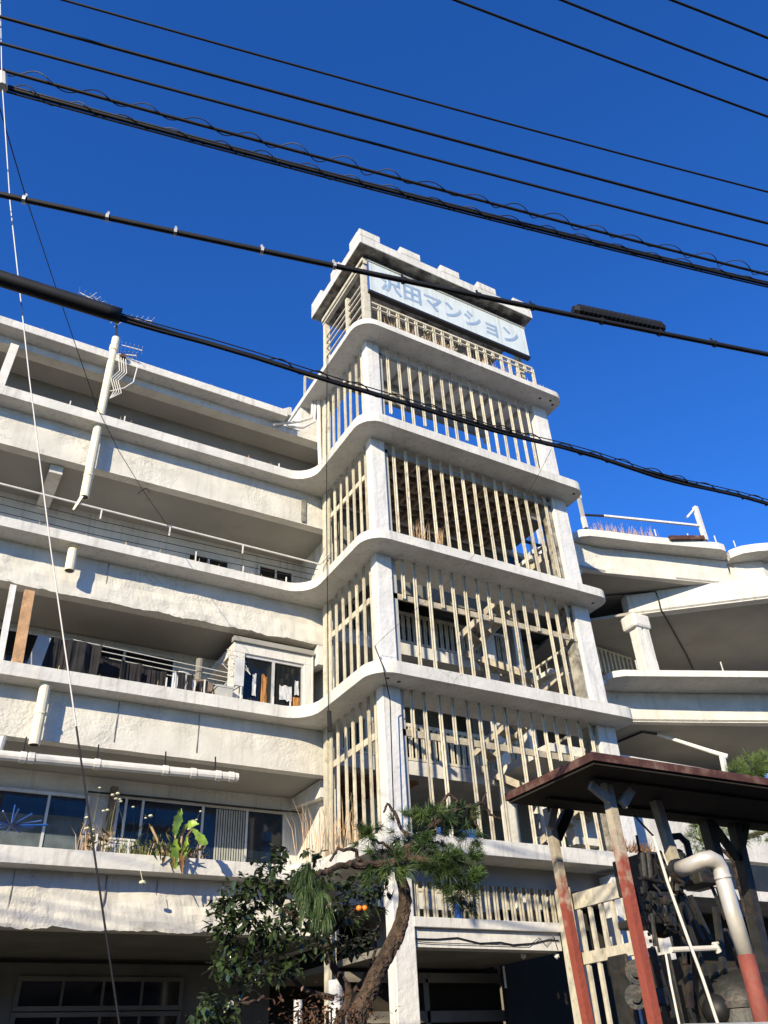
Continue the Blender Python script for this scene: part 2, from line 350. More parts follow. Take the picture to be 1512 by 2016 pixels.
window(.2, 2.15, 1.2, 3.36, 17.18, nm=2, fr=.07, fm='gfwall', glass='blueg')
window(5.99, 6.80, 10.95, 11.72, 15.58, nm=2)
window(4.3, 5.2, 10.95, 11.60, 15.58, nm=2)
window(-2.5, .1, 10.6, 11.75, 15.58, nm=3)
window(-.8, 4.2, 7.8, 9.0, 15.58, nm=5)
MB().bar((-9, 17.1, 3.66), (7.0, 17.1, 3.66), .05).build('conduit', 'black', BLD)
# cable running over the first floor windows
pts = [onY(*zm(340, 1480, 4.2, x, y), 15.45) for x, y in [(-700, 330), (0, 395), (400, 440), (800, 480), (1040, 500), (1290, 520)]]
MB().tube(pts, .018, 6).build('conduit', 'black', BLD)
MB().box(3.30, 3.42, 15.42, 15.56, 4.75, 6.28).build('conduit', 'timber', BLD)
# corner bay with sliding windows on the second floor
bay = MB().box(4.98, 6.66, 14.12, 15.6, 8.72, 8.93).box(4.98, 5.22, 14.12, 14.4, 7.54, 8.72).box(6.50, 6.66, 14.12, 14.3, 7.54, 8.72)
bay.box(6.66, 6.70, 14.10, 15.6, 7.54, 9.0)
bo = bay.build('bay', 'white', BLD, bevel=.01)
MB().box(4.95, 6.70, 14.06, 14.20, 8.93, 9.03).build('bay_hood', 'soffit', bo)
fo = MB().box(5.22, 6.5, 14.16, 14.20, 8.66, 8.72).box(5.82, 5.87, 14.15, 14.19, 7.6, 8.66).box(5.22, 6.5, 14.16, 14.20, 7.54, 7.60).box(6.46, 6.5, 14.16, 14.2, 7.6, 8.66).build('bay_window', 'alu', bo)
MB().box(5.22, 6.46, 14.195, 14.20, 7.6, 8.66).build('pane', 'glassd', bo)
for x, m_, z0, z1, wd in ((5.45, 'whitec', 7.9, 8.35, .07), (5.66, 'orangec', 7.75, 8.35, .10), (6.12, 'whitec', 7.9, 8.2, .22), (6.36, 'whitec', 8.05, 8.35, .08), (6.36, 'orangec', 7.65, 8.0, .12)):
    b = MB(); g = []
    for i in range(7):
        xx = x-wd*.6+wd*1.2*i/6
        g.append([b.b.verts.new((xx+.015*noise.noise(Vector((xx*20, j, 3))), 14.165+.02*noise.noise(Vector((xx*30, j*.5, 1))), z1+(z0-z1)*j/4+.07*noise.noise(Vector((xx*15, j*.2, 5))))) for j in range(5)])
    for A, B2 in zip(g, g[1:]):
        for j in range(4): b.b.faces.new([A[j], A[j+1], B2[j+1], B2[j]])
    hg = b.build('hanging_item', m_)
    tag(hg, {5.45: 'small pale cloth hanging left of the mullion in the corner bay window', 5.66: 'yellow and orange cloth hanging beside the mullion in the bay window', 6.12: 'wide grey towel in the right pane of the bay window', 6.36: ('small white round cloth high in the right pane of the bay window' if m_ == 'whitec' else 'bright orange cloth low in the right corner of the bay window')}[x], 'cloth', 'things hanging behind the bay window')

# columns of the tower
for x0, x1 in ((6.80, 7.14), (11.74, 12.17)):
    for k, (za, zb) in {5: (Z[4][1], Z[5][0]), 4: (Z[3][1], Z[4][0]), 3: (Z[2][1], Z[3][0]), 2: (Z[1][1], Z[2][0]), 1: (.1, Z[1][0])}.items():
        MB().box(x0, x1+(.03 if k <= 2 else 0), 11.535, 11.77, za-.02, zb+.02).build('column', 'column', BLD, bevel=.015)
# left rear corner posts of the tower (paired cream steel)
for za, zb in ((13.17, 15.92), (10.22, 12.95), (7.54, 10.04), (4.73, 7.32), (.1, 4.5)):
    MB().box(6.80, 6.86, 13.70, 13.86, za, zb).box(6.86, 7.0, 13.80, 13.86, za, zb).build('corner_post', 'cream', BLD)
# steel frames behind the bars (crossbars)
for zc, k in ((9.22, 3), (6.55, 2)):
    MB().box(7.15, 11.9, 11.60, 11.64, zc-.07, zc+.05).build('crossbar', 'tan', BLD)
for zc in (12.2, 9.22, 6.55): MB().box(6.87, 6.91, 12.0, 13.75, zc-.06, zc+.06).build('crossbar', 'cream', BLD)
MB().box(6.86, 6.92, 12.0, 13.75, 10.32, 10.42).build('crossbar', 'cream', BLD)
MB().box(7.15, 11.7, 11.60, 11.66, 15.66, 15.72).build('crossbar', 'soffit', BLD)
MB().box(7.15, 11.7, 11.60, 11.66, 12.70, 12.80).build('crossbar', 'soffit', BLD)
# bars
def channel(rot=False):
    m = MB(); a, d, t = .031, .036, .011
    if not rot:
        m.box(-a, a, d-.012, d, -1, 0).box(-a, -a+t, 0, d-.012, -1, 0).box(a-t, a, 0, d-.012, -1, 0)
    else:
        m.box(d-.012, d, -a, a, -1, 0).box(0, d-.012, -a, -a+t, -1, 0).box(0, d-.012, a-t, a, -1, 0)
    o = m.build('bar', 'cream'); me = o.data; bpy.data.objects.remove(o); return me
chF, chS = channel(), channel(True)
def put_bar(me, x, y, ztop, L):
    o = bpy.data.objects.new('bar', me); COL.objects.link(o); o.parent = BLD
    o.location = Vector((x, y, ztop)) - world_loc(BLD); o.scale = (1, 1, L)
    o.rotation_euler = (R(random.uniform(-.35, .35)), R(random.uniform(-.45, .45)), R(random.uniform(-6, 6)))
shorts = (7.38, 8.26, 9.43, 10.63, 11.53)
for k in (5, 4, 3, 2):
    zt, zb = Z[k][0], Z[k-1][1]
    x = 7.38
    while x < 11.75:
        L = zt - zb
        xx = x + random.uniform(-.022, .022)
        if min(abs(x-s) for s in shorts) < .08: L = {5: 2.05, 4: 2.28, 3: .86, 2: .86}[k] if not (k == 5 and x > 10) else L
        put_bar(chF, xx, 11.54, zt, L)
        x += .296
    for y in (11.85, 12.12, 12.42, 12.72, 13.02, 13.32): put_bar(chS, 6.82, y, zt, zt-zb)
    put_bar(chS, 6.82, 13.60, zt, zt-zb)
    if k in (4, 3): put_bar(chF, 11.92, 11.60, zt, zt-zb)
# black cable beside the front left column and rusty strip at the right column
MB().box(7.16, 7.27, 11.60, 11.68, 4.73, 7.3).box(7.16, 7.27, 11.60, 11.68, 7.56, 10.0).box(7.16, 7.25, 11.60, 11.68, 10.25, 12.93).box(7.16, 7.25, 11.6, 11.68, 13.2, 15.9).build('edge_strip', 'grey', BLD)
MB().box(11.62, 11.73, 11.62, 11.9, 7.56, 10.0).box(11.62, 11.73, 11.62, 11.9, 10.25, 12.9).box(11.64, 11.73, 11.62, 11.9, 4.75, 7.3).build('edge_strip', 'mould', BLD)
# battlement crown
MB().box(6.45, 11.84, YF, 13.78, 18.69, 19.0).build('crown_slab', 'mould', BLD, bevel=.02)
cr = MB()
cr.box(6.44, 11.85, YF-.01, YF+.12, 18.70, 19.0).box(6.44, 6.56, YF+.12, 13.79, 18.70, 19.0).box(11.73, 11.85, YF+.12, 13.79, 18.70, 19.0)
for a, b_ in ((6.44, 7.04), (7.63, 8.24), (8.86, 9.46), (10.05, 10.66), (11.25, 11.85)): cr.box(a, b_, YF-.01, YF+.14, 19.0, 19.25)
for a, b_ in ((11.13, 11.55), (12.16, 12.62), (13.2, 13.79)): cr.box(6.44, 6.58, a, b_, 19.0, 19.27)
cr.build('battlement', 'white', BLD, bevel=.02)
MB().box(6.72, 11.8, 11.36, 13.6, 18.60, 18.69).build('crown_beam', 'mould', BLD)
MB().box(6.66, 6.80, 11.3, 13.6, 18.48, 18.60).box(6.70, 6.80, 11.3, 13.62, 18.40, 18.48).build('crown_beam', 'cream', BLD)
for b_ in ((6.7, 6.86, 11.34, 11.50, 16.06, 18.5), (6.72, 6.86, 13.5, 13.62, 16.06, 18.5), (11.6, 11.74, 11.6, 11.74, 16.06, 18.6), (11.6, 11.74, 13.4, 13.54, 16.06, 18.6)): MB().box(*b_).build('crown_post', 'cream', BLD)
mb = MB()
for z_ in (16.5, 16.8, 17.1, 17.4, 17.62, 17.85): mb.bar((6.76, 11.5, z_), (6.76, 13.5, z_+.04), .035)
mb.bar((6.76, 12.3, 16.1), (6.76, 12.3, 18.1), .09)
mb.build('side_rails', 'cream', BLD)
# top balcony railing below the sign
rl = MB(); rl.box(6.80, 11.86, 11.40, 11.46, 17.14, 17.19).box(6.80, 11.86, 11.40, 11.46, 16.98, 17.01)
x = 6.86; i = 0
while x < 11.86:
    if i % 4 == 2: rl.box(x-.010, x+.006, 11.40, 11.45, 16.93, 17.14); rl.box(x+.045, x+.06, 11.40, 11.45, 16.93, 17.14)
    else: rl.box(x-.012, x+.006, 11.40, 11.45, 16.07, 17.14); rl.box(x+.045, x+.060, 11.40, 11.45, 16.07, 17.14)
    x += .262; i += 1
rl.build('balcony_rail', 'cream', BLD)
MB().box(7.3, 11.5, 13.3, 13.4, 16.07, 17.3).build('rear_parapet', 'inner', BLD)

# sign
SG = thing('name_sign', 'long pale blue sign board with faded blue lettering under the tower battlements', 'sign', (9.2, 11.3, 17.4))
MB().box(6.82, 11.72, 11.28, 11.33, 17.44, 18.50).build('sign_panel', 'signw', SG)
for X_ in (7.82, 8.82, 9.82, 10.80): MB().box(X_, X_+.008, 11.277, 11.30, 17.45, 18.49).build('panel_seam', 'grey', SG)
MB().box(6.80, 11.74, 11.26, 11.36, 18.50, 18.56).build('sign_frame', 'cream', SG)
MB().box(6.80, 11.74, 11.27, 11.40, 17.36, 17.44).build('sign_frame', 'black', SG)
MB().box(6.80, 6.82, 11.27, 11.36, 17.44, 18.50).build('sign_frame', 'blue', SG)
fc = bpy.data.curves.new('letters', 'FONT'); fc.body = '沢田マンション'; fc.extrude = .004; fc.offset = .016; fc.size = .60; fc.space_character = 1.02
fo_ = bpy.data.objects.new('letters', fc); COL.objects.link(fo_); bpy.context.view_layer.update()
dg = bpy.context.evaluated_depsgraph_get(); me = bpy.data.meshes.new_from_object(fo_.evaluated_get(dg))
xs = [v.co.x for v in me.vertices]; ys = [v.co.y for v in me.vertices]
bpy.data.objects.remove(fo_)
kx = 4.30/(max(xs)-min(xs)); ky = .66/(max(ys)-min(ys))
for v in me.vertices:
    X_, Y_ = v.co.x, v.co.y
    v.co = Vector((7.14+(X_-min(xs))*kx, 11.276 - v.co.z*.5, 17.62+(Y_-min(ys))*ky)) - SG.location
me.materials.clear(); me.materials.append(M['signl'])
lo = bpy.data.objects.new('lettering', me); COL.objects.link(lo); lo.parent = SG

# ground floor and rear of the tower
MB().box(7.16, 10.0, 11.52, 11.75, 3.52, 3.66).build('balcony_sill', 'white', BLD, bevel=.01)
MB().box(7.16, 10.0, 11.60, 11.9, 3.26, 3.515).build('beam', 'white', BLD)
MB().box(7.16, 12.2, 11.62, 12.1, 4.18, 4.50).build('beam', 'soffit', BLD)
pk = MB(); x = 7.24
while x < 9.95:
    pk.box(x, x+.014, 11.60, 11.64, 3.66, 4.18).box(x+.014, x+.056, 11.63, 11.64, 3.66, 4.18).box(x+.056, x+.07, 11.60, 11.64, 3.66, 4.18); x += .168
pk.build('picket_rail', 'cream', BLD)
MB().box(7.2, 10.2, 12.0, 17, 3.28, 3.38).build('ceiling', 'inner', BLD)
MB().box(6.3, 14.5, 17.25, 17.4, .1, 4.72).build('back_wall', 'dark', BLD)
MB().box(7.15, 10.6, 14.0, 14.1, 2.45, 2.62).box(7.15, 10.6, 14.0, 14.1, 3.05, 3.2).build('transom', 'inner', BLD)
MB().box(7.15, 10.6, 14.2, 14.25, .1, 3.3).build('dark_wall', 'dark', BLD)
MB().box(8.85, 8.91, 14.0, 14.08, .1, 3.1).build('mullion', 'inner', BLD)
gc = MB().tube([onY(x, y, 11.58) for x, y in ((812, 1848), (860, 1849), (900, 1846), (945, 1857), (985, 1855), (1010, 1860), (1050, 1857), (1080, 1850), (1100, 1852))], .010, 5)
gc.tube([onY(x, y, 11.57) for x, y in ((812, 1853), (850, 1856), (1040, 1862), (1062, 1846), (1075, 1862), (1090, 1843), (1098, 1870))], .006, 5)
gc.build('sagging_cable', 'cable', BLD)
MB().bar(onY(991, 1902, 12.5), onY(996, 1945, 12.5), .025).build('lamp_pull', 'enamel', BLD)
MB().ball(onY(1096, 1882, 11.7), .05, 1).ball(onY(1030, 1882, 11.9), .05, 1).build('bulb', 'enamel', BLD)
# corridor decks behind the void, their picket rails, and back walls
for k, zf in ((4, 13.17), (3, 10.22), (2, 7.38), (1, 4.73)):
    if k < 4: MB().box(7.27, 13.2, 15.05, 18.5, zf-.30, zf).build('corridor_deck', 'white', BLD)
    if k < 4: MB().box(7.27, 14.2, 17.6, 17.8, zf, zf+2.6).build('back_wall', 'gfwall', BLD)
for zf, x0, x1 in ((10.22, 7.3, 12.7), (7.38, 7.3, 12.6), (4.73, 7.3, 12.6)):
    r_ = MB().box(x0, x1, 15.06, 15.12, zf+.78, zf+.86).box(x0, x1, 15.06, 15.12, zf+.02, zf+.08)
    x = x0
    while x < x1: r_.box(x, x+.022, 15.06, 15.10, zf+.08, zf+.78).box(x+.022, x+.06, 15.09, 15.10, zf+.08, zf+.78).box(x+.06, x+.08, 15.06, 15.10, zf+.08, zf+.78); x += .158
    r_.build('picket_rail', 'cream', BLD)
dd = MB()
for zf in (10.22, 7.38, 4.73):
    for x in (7.6, 8.7, 9.6, 10.8, 11.9): dd.box(x, x+.75, 17.56, 17.6, zf, zf+1.95)
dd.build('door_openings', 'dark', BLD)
MB().box(7.27, 11.75, 13.87, 18.2, 12.955, 13.12).box(11.75, 12.35, 12.6, 15.3, 12.955, 13.12).build('corridor_roof', 'inner', BLD)
MB().box(11.76, 14.5, 15.3, 18.2, 12.955, 13.12).build('corridor_roof', 'inner', BLD)
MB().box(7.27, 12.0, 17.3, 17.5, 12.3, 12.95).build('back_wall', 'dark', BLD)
gz = onY(910, 1059, 13.9).z
MB().box(7.27, 14.5, 13.9, 14.0, gz-.06, gz+.05).build('guard_beam', 'white', BLD)
MB().box(7.27, 12.3, 14.02, 14.1, 10.9, gz-.1).build('guard_wall', 'gfwall', BLD)
FS = thing('blue_glazed_shed', 'dark blue glazed shed with pale poles seen through the right end of the upper bars', 'shed', (15.5, 17.5, 10.2))
a_, b_ = onY(930, 1070, 17.5), onY(1128, 1110, 17.5)
MB().box(a_.x, b_.x+.6, 17.5, 18.5, 10.2, a_.z).build('panel', 'blueg', FS)
for x_, y0_, y1_ in ((1037, 1020, 1085), (1058, 1040, 1095), (1100, 1010, 1110)):
    MB().bar(onY(x_, y0_, 17.4), onY(x_+12, y1_, 17.4), .09).build('pole', 'whitec', FS)
MB().bar(onY(985, 1050, 17.4), onY(1110, 1090, 17.4), .08).build('beam', 'black', FS)
MB().box(7.9, 9.9, 15.4, 17.2, 7.02, 7.06).build('ceiling_board', 'ply', BLD)
ib = MB()
for x, y in ((11.9, 14.9), (9.35, 16.6), (12.9, 15.0)):
    ib.box(x, x+.26, y, y+.26, .1, 12.9)
ib.build('inner_column', 'column', BLD)
# stair flights on the right of the void
def flight(x0, y0, z0, x1, y1, z1, wd, n=9):
    s = MB(); d = Vector((x1-x0, y1-y0, 0)); L = d.length; d.normalize(); a = Vector((-d.y, d.x, 0))
    for sgn in (0, wd):
        o = a*sgn; s.bar(Vector((x0, y0, z0))+o, Vector((x1, y1, z1))+o, .05, .15)
    for i in range(n):
        t = (i+.5)/n; c = Vector((x0+(x1-x0)*t, y0+(y1-y0)*t, z0+(z1-z0)*t)) + a*wd/2
        s.bar(c-a*wd/2, c+a*wd/2, .22, .02)
    return s.build('stair_flight', 'tan', BLD)
for zb, zt in ((10.22, 13.17), (7.4, 10.22), (4.73, 7.4)):
    zmid = (zb+zt)/2
    flight(11.25, 14.6, zb, 12.5, 12.6, zmid, -.8)
    flight(12.3, 13.1, zmid+.05, 11.1, 14.9, zt, -.7)
    MB().box(11.5, 13.1, 12.35, 13.0, zmid-.1, zmid).build('stair_landing', 'white', BLD)
    g = MB(); 
    for i in range(7): g.bar((12.6+.02*i, 12.5+.3*i, zmid+.05), (12.6+.02*i, 12.5+.3*i, zmid+.95), .03)
    g.bar((12.6, 12.45, zmid+.95), (12.72, 14.4, zmid+.95), .05).build('stair_rail', 'cream', BLD)
# entry stair screen standing forward at the right of the ground floor
es = MB(); es.box(10.27, 10.35, 10.2, 11.7, 3.86, 4.10).box(10.27, 10.35, 10.2, 11.7, 3.05, 3.22)
for i in range(6): es.box(10.29, 10.34, 10.3+i*.26, 10.37+i*.26, .1, 3.86)
es.box(9.98, 10.16, 11.35, 11.55, .1, 4.18).build('entry_screen', 'cream', BLD)
MB().box(11.0, 11.3, 11.2, 11.5, .1, 4.4).box(12.0, 12.25, 11.3, 11.55, .1, 4.5).box(10.6, 10.85, 11.9, 12.2, .1, 4.4).build('entry_column', 'column', BLD)
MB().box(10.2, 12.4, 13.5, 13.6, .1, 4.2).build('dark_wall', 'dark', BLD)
MB().box(10.5, 13, 14.6, 14.7, 4.75, 7.0).build('back_wall', 'inner', BLD) if False else None

# drain pipes and long pipe
for (zt, zb, m_) in ((12.96, 11.15, 'creamp'), (7.32, 6.28, 'creamp'), (9.95, 9.50, 'creamp')):
    d = MB().tube([(1.63, 13.75, zt), (1.64, 13.75, zb)], .088, 14); d.tube([(1.64, 13.75, zb+.5), (1.64, 13.75, zb+.54)], .10, 14)
    if zb > 11: d.extr([(1.56, 13.72, 11.15), (1.62, 13.70, 11.15), (1.50, 13.70, 10.78), (1.47, 13.72, 10.80)], (0, .02, 0))
    dp_ = d.build('drain_pipe', m_, BLD, smooth=False)
    MB().tube([(1.64, 13.75, zb+.01), (1.64, 13.75, zb-.004)], .072, 14).build('open_end', 'black', dp_)  # black disc painted for the shade inside the pipe mouth
lp = MB(); A = Vector((-3, 13.7, 5.95)); B_ = Vector((5.05, 13.7, 6.13)); lp.tube([A, B_], .075, 12)
for t in (.56, .575, .70, .84, .90, .955, .985): c = A.lerp(B_, t); lp.tube([c-Vector((.045, 0, 0)), c+Vector((.045, 0, 0))], .088, 12)
lp.build('wrapped_pipe', 'pipew', BLD)
hk = MB()
for t in (.56, .70, .84, .95): c = A.lerp(B_, t); hk.bar(c, c+Vector((0, .08, .35)), .02)
hk.build('pipe_hanger', 'black', BLD)
rp = MB().tube([(-4, 13.75, 11.01), (6.68, 13.75, 10.95)], .022, 6).tube([(6.68, 13.75, 10.95), (6.78, 13.5, 11.1)], .02, 6)
for x in (2.0, 3.35, 4.9, 6.68): rp.bar((x, 13.75, 10.97), (x, 13.75, 10.75 if x != 6.68 else 10.25), .025)
rp.build('clothes_rail', 'enamel', BLD)
ln = MB()
for i in range(5): ln.tube([(-4, 13.9+.15*i, 10.85-.07*i), (2, 13.9+.15*i, 10.80-.07*i), (6.7, 13.9+.15*i, 10.9-.05*i)], .008, 5)
ln.build('wash_line', 'black', BLD)
# roof junction pipes at the tower
jp = MB().tube([(6.72, 13.9, 15.9), (6.74, 13.9, 14.4), (6.76, 13.85, 13.2)], .05, 8)
jp.tube([(6.6, 14.0, 15.9), (6.55, 13.95, 15.3), (6.2, 13.9, 15.0), (5.5, 13.86, 14.6)], .035, 8).tube([(6.65, 13.95, 15.9), (6.62, 13.95, 15.2), (6.3, 13.9, 14.85), (5.9, 13.88, 14.7)], .035, 8)
jp.build('junction_pipe', 'pipew', BLD)
MB().bar((6.42, 14.1, 16.06), (6.42, 14.1, 16.8), .05).bar((6.42, 14.1, 16.8), (6.7, 14.1, 16.8), .04).build('small_stand', 'cream', BLD)
# reinforcement stubs sticking up along the bands
for k, xs_ in ((4, (1.0, 2.1, 5.6)), (3, (3.9, 4.9, 5.85)), (2, (3.6, 4.3, 5.0, 5.65, 6.0)), (1, (2.8, 3.3))):
    for x in xs_: MB().bar((x, YS+.05, Z[k][1]), (x, YS+.05, Z[k][1]+random.uniform(.12, .28)), .022).build('rebar_stub', 'enamel', BLD)
# props on the second floor at the left
PR = MB().bar((1.13, 13.80, 7.54), (1.08, 13.98, 9.05), .17, .10).build('wooden_prop', 'wood')
tag(PR, 'reddish bare timber prop wedged under the cracked beam on the second floor', 'post')
PR = MB().bar((.86, 13.78, 7.54), (.80, 13.98, 9.10), .10, .08).build('white_prop', 'column')
tag(PR, 'slim white painted prop left of the bare timber prop', 'post')
MB().bar((-.33, 13.85, 13.17), (-.28, 13.95, 14.55), .16).build('roof_post', 'pipew', BLD)
pb = MB().extr([(1.28, 14.2, 7.54), (1.52, 14.2, 7.54), (1.62, 14.2, 8.35), (1.40, 14.2, 8.38)], (0, .03, 0)).build('pale_board', 'grey')
tag(pb, 'pale board leaning beside the timber prop on the second floor', 'board')
# dark cloths on the second floor balcony
def cloth(x0, x1, z0, z1, y, n=10, fold=.05, m='black2'):
    b = MB(); g = []
    for i in range(n*3+1):
        x = x0+(x1-x0)*i/(n*3); yy = y+fold*1.6*noise.noise(Vector((x*5, y, 1)))+random.uniform(-.01, .01)
        g.append([b.b.verts.new((x, yy, z1+.05*noise.noise(Vector((x*3, 2, 1))))), b.b.verts.new((x, yy*1.0+random.uniform(-.02, .02), (z0+z1)/2)), b.b.verts.new((x+random.uniform(-.02, .02), yy, z0+random.uniform(-.05, .05)))])
    for A, B2 in zip(g, g[1:]):
        for j in (0, 1): b.b.faces.new([A[j], A[j+1], B2[j+1], B2[j]])
    o = b.build('dark_cloth', m); s = o.modifiers.new('thick', 'SOLIDIFY'); s.thickness = .01
    return o
tag(cloth(1.60, 2.20, 7.4, 8.42, 14.3), 'black folded cloth hanging right beside the pale board', 'cloth', 'dark cloths on the second floor balcony')
tag(cloth(2.20, 3.55, 7.4, 8.30, 14.5), 'wide black sheet stretched across the middle of the second floor balcony', 'cloth', 'dark cloths on the second floor balcony')
for x0, x1, z0, z1, y_, lb in ((1.9, 2.5, 7.75, 8.36, 14.2, 'dark jacket shaped cloth overlapping the black folded cloth'), (2.9, 3.3, 7.5, 8.20, 14.3, 'black cloth hanging low in front of the wide black sheet'), (3.4, 3.75, 7.6, 8.1, 14.25, 'dark cloth just left of the clipped laundry bunch'), (4.25, 4.45, 7.55, 7.9, 13.95, 'small dark cloth right of the clipped laundry bunch')):
    tag(cloth(x0, x1, z0, z1, y_, 5, .09), lb, 'cloth', 'dark cloths on the second floor balcony')
ws = MB()
for i in range(4): ws.tube([(2.0, 14.25+.12*i, 8.42-.05*i), (5.0, 14.25+.12*i, 8.30-.04*i)], .008, 5)
tag(ws.build('wash_lines', 'enamel'), 'thin wash lines stretched behind the second floor band', 'wash line')
LD = thing('hanging_laundry', 'bunch of black and white laundry clipped above the second floor band', 'laundry', (4.0, 13.9, 7.6))
for m_, x0, x1, z0, z1 in (('whitec', 3.76, 3.86, 7.50, 7.95), ('black2', 3.84, 4.0, 7.5, 7.98), ('whitec', 3.99, 4.04, 7.6, 7.98), ('black2', 4.02, 4.14, 7.52, 7.95), ('whitec', 4.13, 4.2, 7.55, 7.86)):
    b = MB(); g = []
    for i in range(9):
        x = x0+(x1-x0)*i/8; y_ = 13.86+.05*noise.noise(Vector((x*14, 2, 1)))
        g.append([b.b.verts.new((x+.02*(j-1.5)*noise.noise(Vector((x*9, j, 3))), y_+U(-.01, .01), z1+(z0-z1)*j/4+.05*noise.noise(Vector((x*12, j, 5))))) for j in range(5)])
    for A, B2 in zip(g, g[1:]):
        for j in range(4): b.b.faces.new([A[j], A[j+1], B2[j+1], B2[j]])
    b.build('garment', m_, LD)
MB().ball((3.95, 13.88, 7.98), .05, 1, (2.6, .6, .5)).build('peg_ring', 'enamel', LD)
HG = thing('clothes_hangers', 'tangle of white wire hangers on the corner post of the bay window', 'hangers', (5.08, 14.0, 8.0))
hb = MB()
for i in range(11):
    c = Vector((4.96+random.uniform(-.12, .22), 14.02+random.uniform(-.05, .03), 8.62-.04*i+random.uniform(-.06, .06))); a = random.uniform(-.9, .9); s_ = random.uniform(.14, .22)
    P = [c, c+Vector((s_*math.cos(a), 0, -s_*.55+s_*math.sin(a))), c+Vector((-s_*math.cos(a), 0, -s_*.55-s_*math.sin(a))), c, c+Vector((0, 0, .08))]
    hb.tube(P, .008, 5)
hb.build('wire', 'enamel', HG)
MB().box(4.98, 5.16, 13.96, 14.0, 7.95, 8.5).build('peg_bag', 'whitec', HG)
bal = MB().tube([(4.4, 14.4, 7.6), (4.4, 14.4, 8.55)], .07, 10).build('upright_pipe', 'inner', BLD)
bx = MB().extr([(4.15, 14.1, 7.55), (4.6, 14.1, 7.55), (4.6, 14.1, 7.95), (4.45, 14.1, 8.03), (4.2, 14.1, 7.98)], (0, .4, 0)).build('storage_box', 'timber'); tag(bx, 'dull olive storage heap left of the bay window post', 'box')
bx = MB().box(4.65, 4.95, 13.95, 14.2, 7.54, 7.86).box(4.63, 4.97, 13.94, 14.22, 7.86, 7.90).build('crate', 'grey'); tag(bx, 'grey plastic crate beside the bay window post', 'crate')

# antenna mast
AN = thing('antenna_mast', 'cream pipe mast with a bundle of television aerials standing on the fourth floor band', 'antenna', (1.62, 13.64, 13.17))
MB().tube([(1.62, 13.66, 13.17), (1.62, 13.66, 15.45)], .085, 14).tube([(1.62, 13.66, 15.05), (1.62, 13.66, 15.2)], .10, 14).build('mast', 'creamp', AN)
MB().tube([(1.62, 13.66, 15.45), (1.52, 13.66, 16.3)], .022, 6).build('mast_top', 'black', AN)
def yagi(c, d, L, n, el=.14):
    a = MB(); c = Vector(c); d = Vector(d).normalized(); s = d.cross(Vector((0, 0, 1))).normalized()
    a.bar(c, c+d*L, .018)
    for i in range(n): q = c+d*L*(i/(n-1)); a.bar(q-s*el, q+s*el, .008)
    return a.build('aerial', 'enamel', AN)
yagi((1.75, 13.6, 15.25), (1, -.2, -.1), .45, 6, .12); yagi((1.7, 13.6, 14.95), (1, -.3, .05), .4, 6, .1)
yagi((1.6, 13.6, 15.85), (-.6, -.3, .2), .8, 8); yagi((1.55, 13.6, 16.05), (1, .2, .55), .9, 7)
yagi((1.5, 13.6, 16.2), (-1, .1, .35), .9, 8)
cb = MB()
for i in range(4):
    x0 = 1.72+.05*i; cb.tube([(x0, 13.55, 14.9), (x0+.08, 13.5, 14.4), (x0-.06, 13.5, 14.1), (x0+.05, 13.5, 13.8), (1.72, 13.55, 13.6)], .010, 5)
cb.tube([(2.15, 13.5, 14.7), (2.12, 13.5, 14.2), (1.95, 13.5, 13.95), (1.7, 13.55, 13.8)], .014, 5)
cb.build('feeder_cable', 'enamel', AN)
MB().box(1.76, 1.88, 13.5, 13.6, 14.84, 14.92).build('clamp_box', 'rust', AN)

# ------------------------------------------------------------------ right wing
RW = thing('curved_wing', 'white wing right of the tower with curving balcony bands, deep soffits and a stub pillar', 'building', (17, 13, 0))
def z1100(x, y): return zm(1100, 960, 3.67, x, y)
def z1180(x, y): return zm(1180, 1250, 4.554, x, y)
def band(front, z0, z1, depth=6, name='floor_slab', m='white', dirv=(.25, 1)):
    d = Vector(dirv).normalized()*depth
    pts = list(front) + [(front[-1][0]+d.x, front[-1][1]+d.y), (front[0][0]+d.x, front[0][1]+d.y)]
    return MB().prism(pts, z0, z1).build(name, m, RW, bevel=.01)
def plan(pxs, z): return [(lambda q: (q.x, q.y))(onZ(x, y, z)) for x, y in pxs]
frA = plan([z1100(*p_) for p_ in [(76, 348), (100, 325), (150, 302), (210, 297), (350, 312), (600, 345), (900, 373), (1150, 395), (1192, 410), (1205, 455)]], 13.17)
frA = [(frA[0][0]-.5, frA[0][1]+1.0)] + frA
band(frA, 12.95, 13.17, 5)
frB = plan([z1100(*p_) for p_ in [(1212, 475), (1225, 455), (1260, 440), (1320, 420), (1420, 405), (1512, 398)]], 13.17); frB += [(frB[-1][0]+1.2, frB[-1][1]-.2), (frB[-1][0]+4, frB[-1][1]+.2)]
band(frB, 12.93, 13.175, 5)
bA = plan([z1100(*p_) for p_ in [(80, 385), (150, 405), (300, 435), (500, 455), (800, 487), (1205, 530)]], 12.945); zA = onY(*z1100(700, 640), onZ(*z1100(700, 475), 12.945).y).z
band(bA, zA, 12.945, .25, 'beam', 'rough', (.3, 1))
bB = [bA[-1]] + plan([z1100(1240, 668), z1100(1512, 640)], 12.3); 
bB = [bA[-1], (frB[1][0]+.15, frB[1][1]+.5), (frB[3][0]+.15, frB[3][1]+.5), (frB[5][0]+.2, frB[5][1]+.5), (frB[-1][0], frB[-1][1]+.5)]
band(bB, zA, 12.925, .25, 'beam', 'rough', (.3, 1))
band([bA[0], bA[2], bA[4], bA[5], (21.5, 11.2), (25, 11.5)], zA+.012, zA+.09, 9, 'ceiling', 'soffit', (.1, 1))
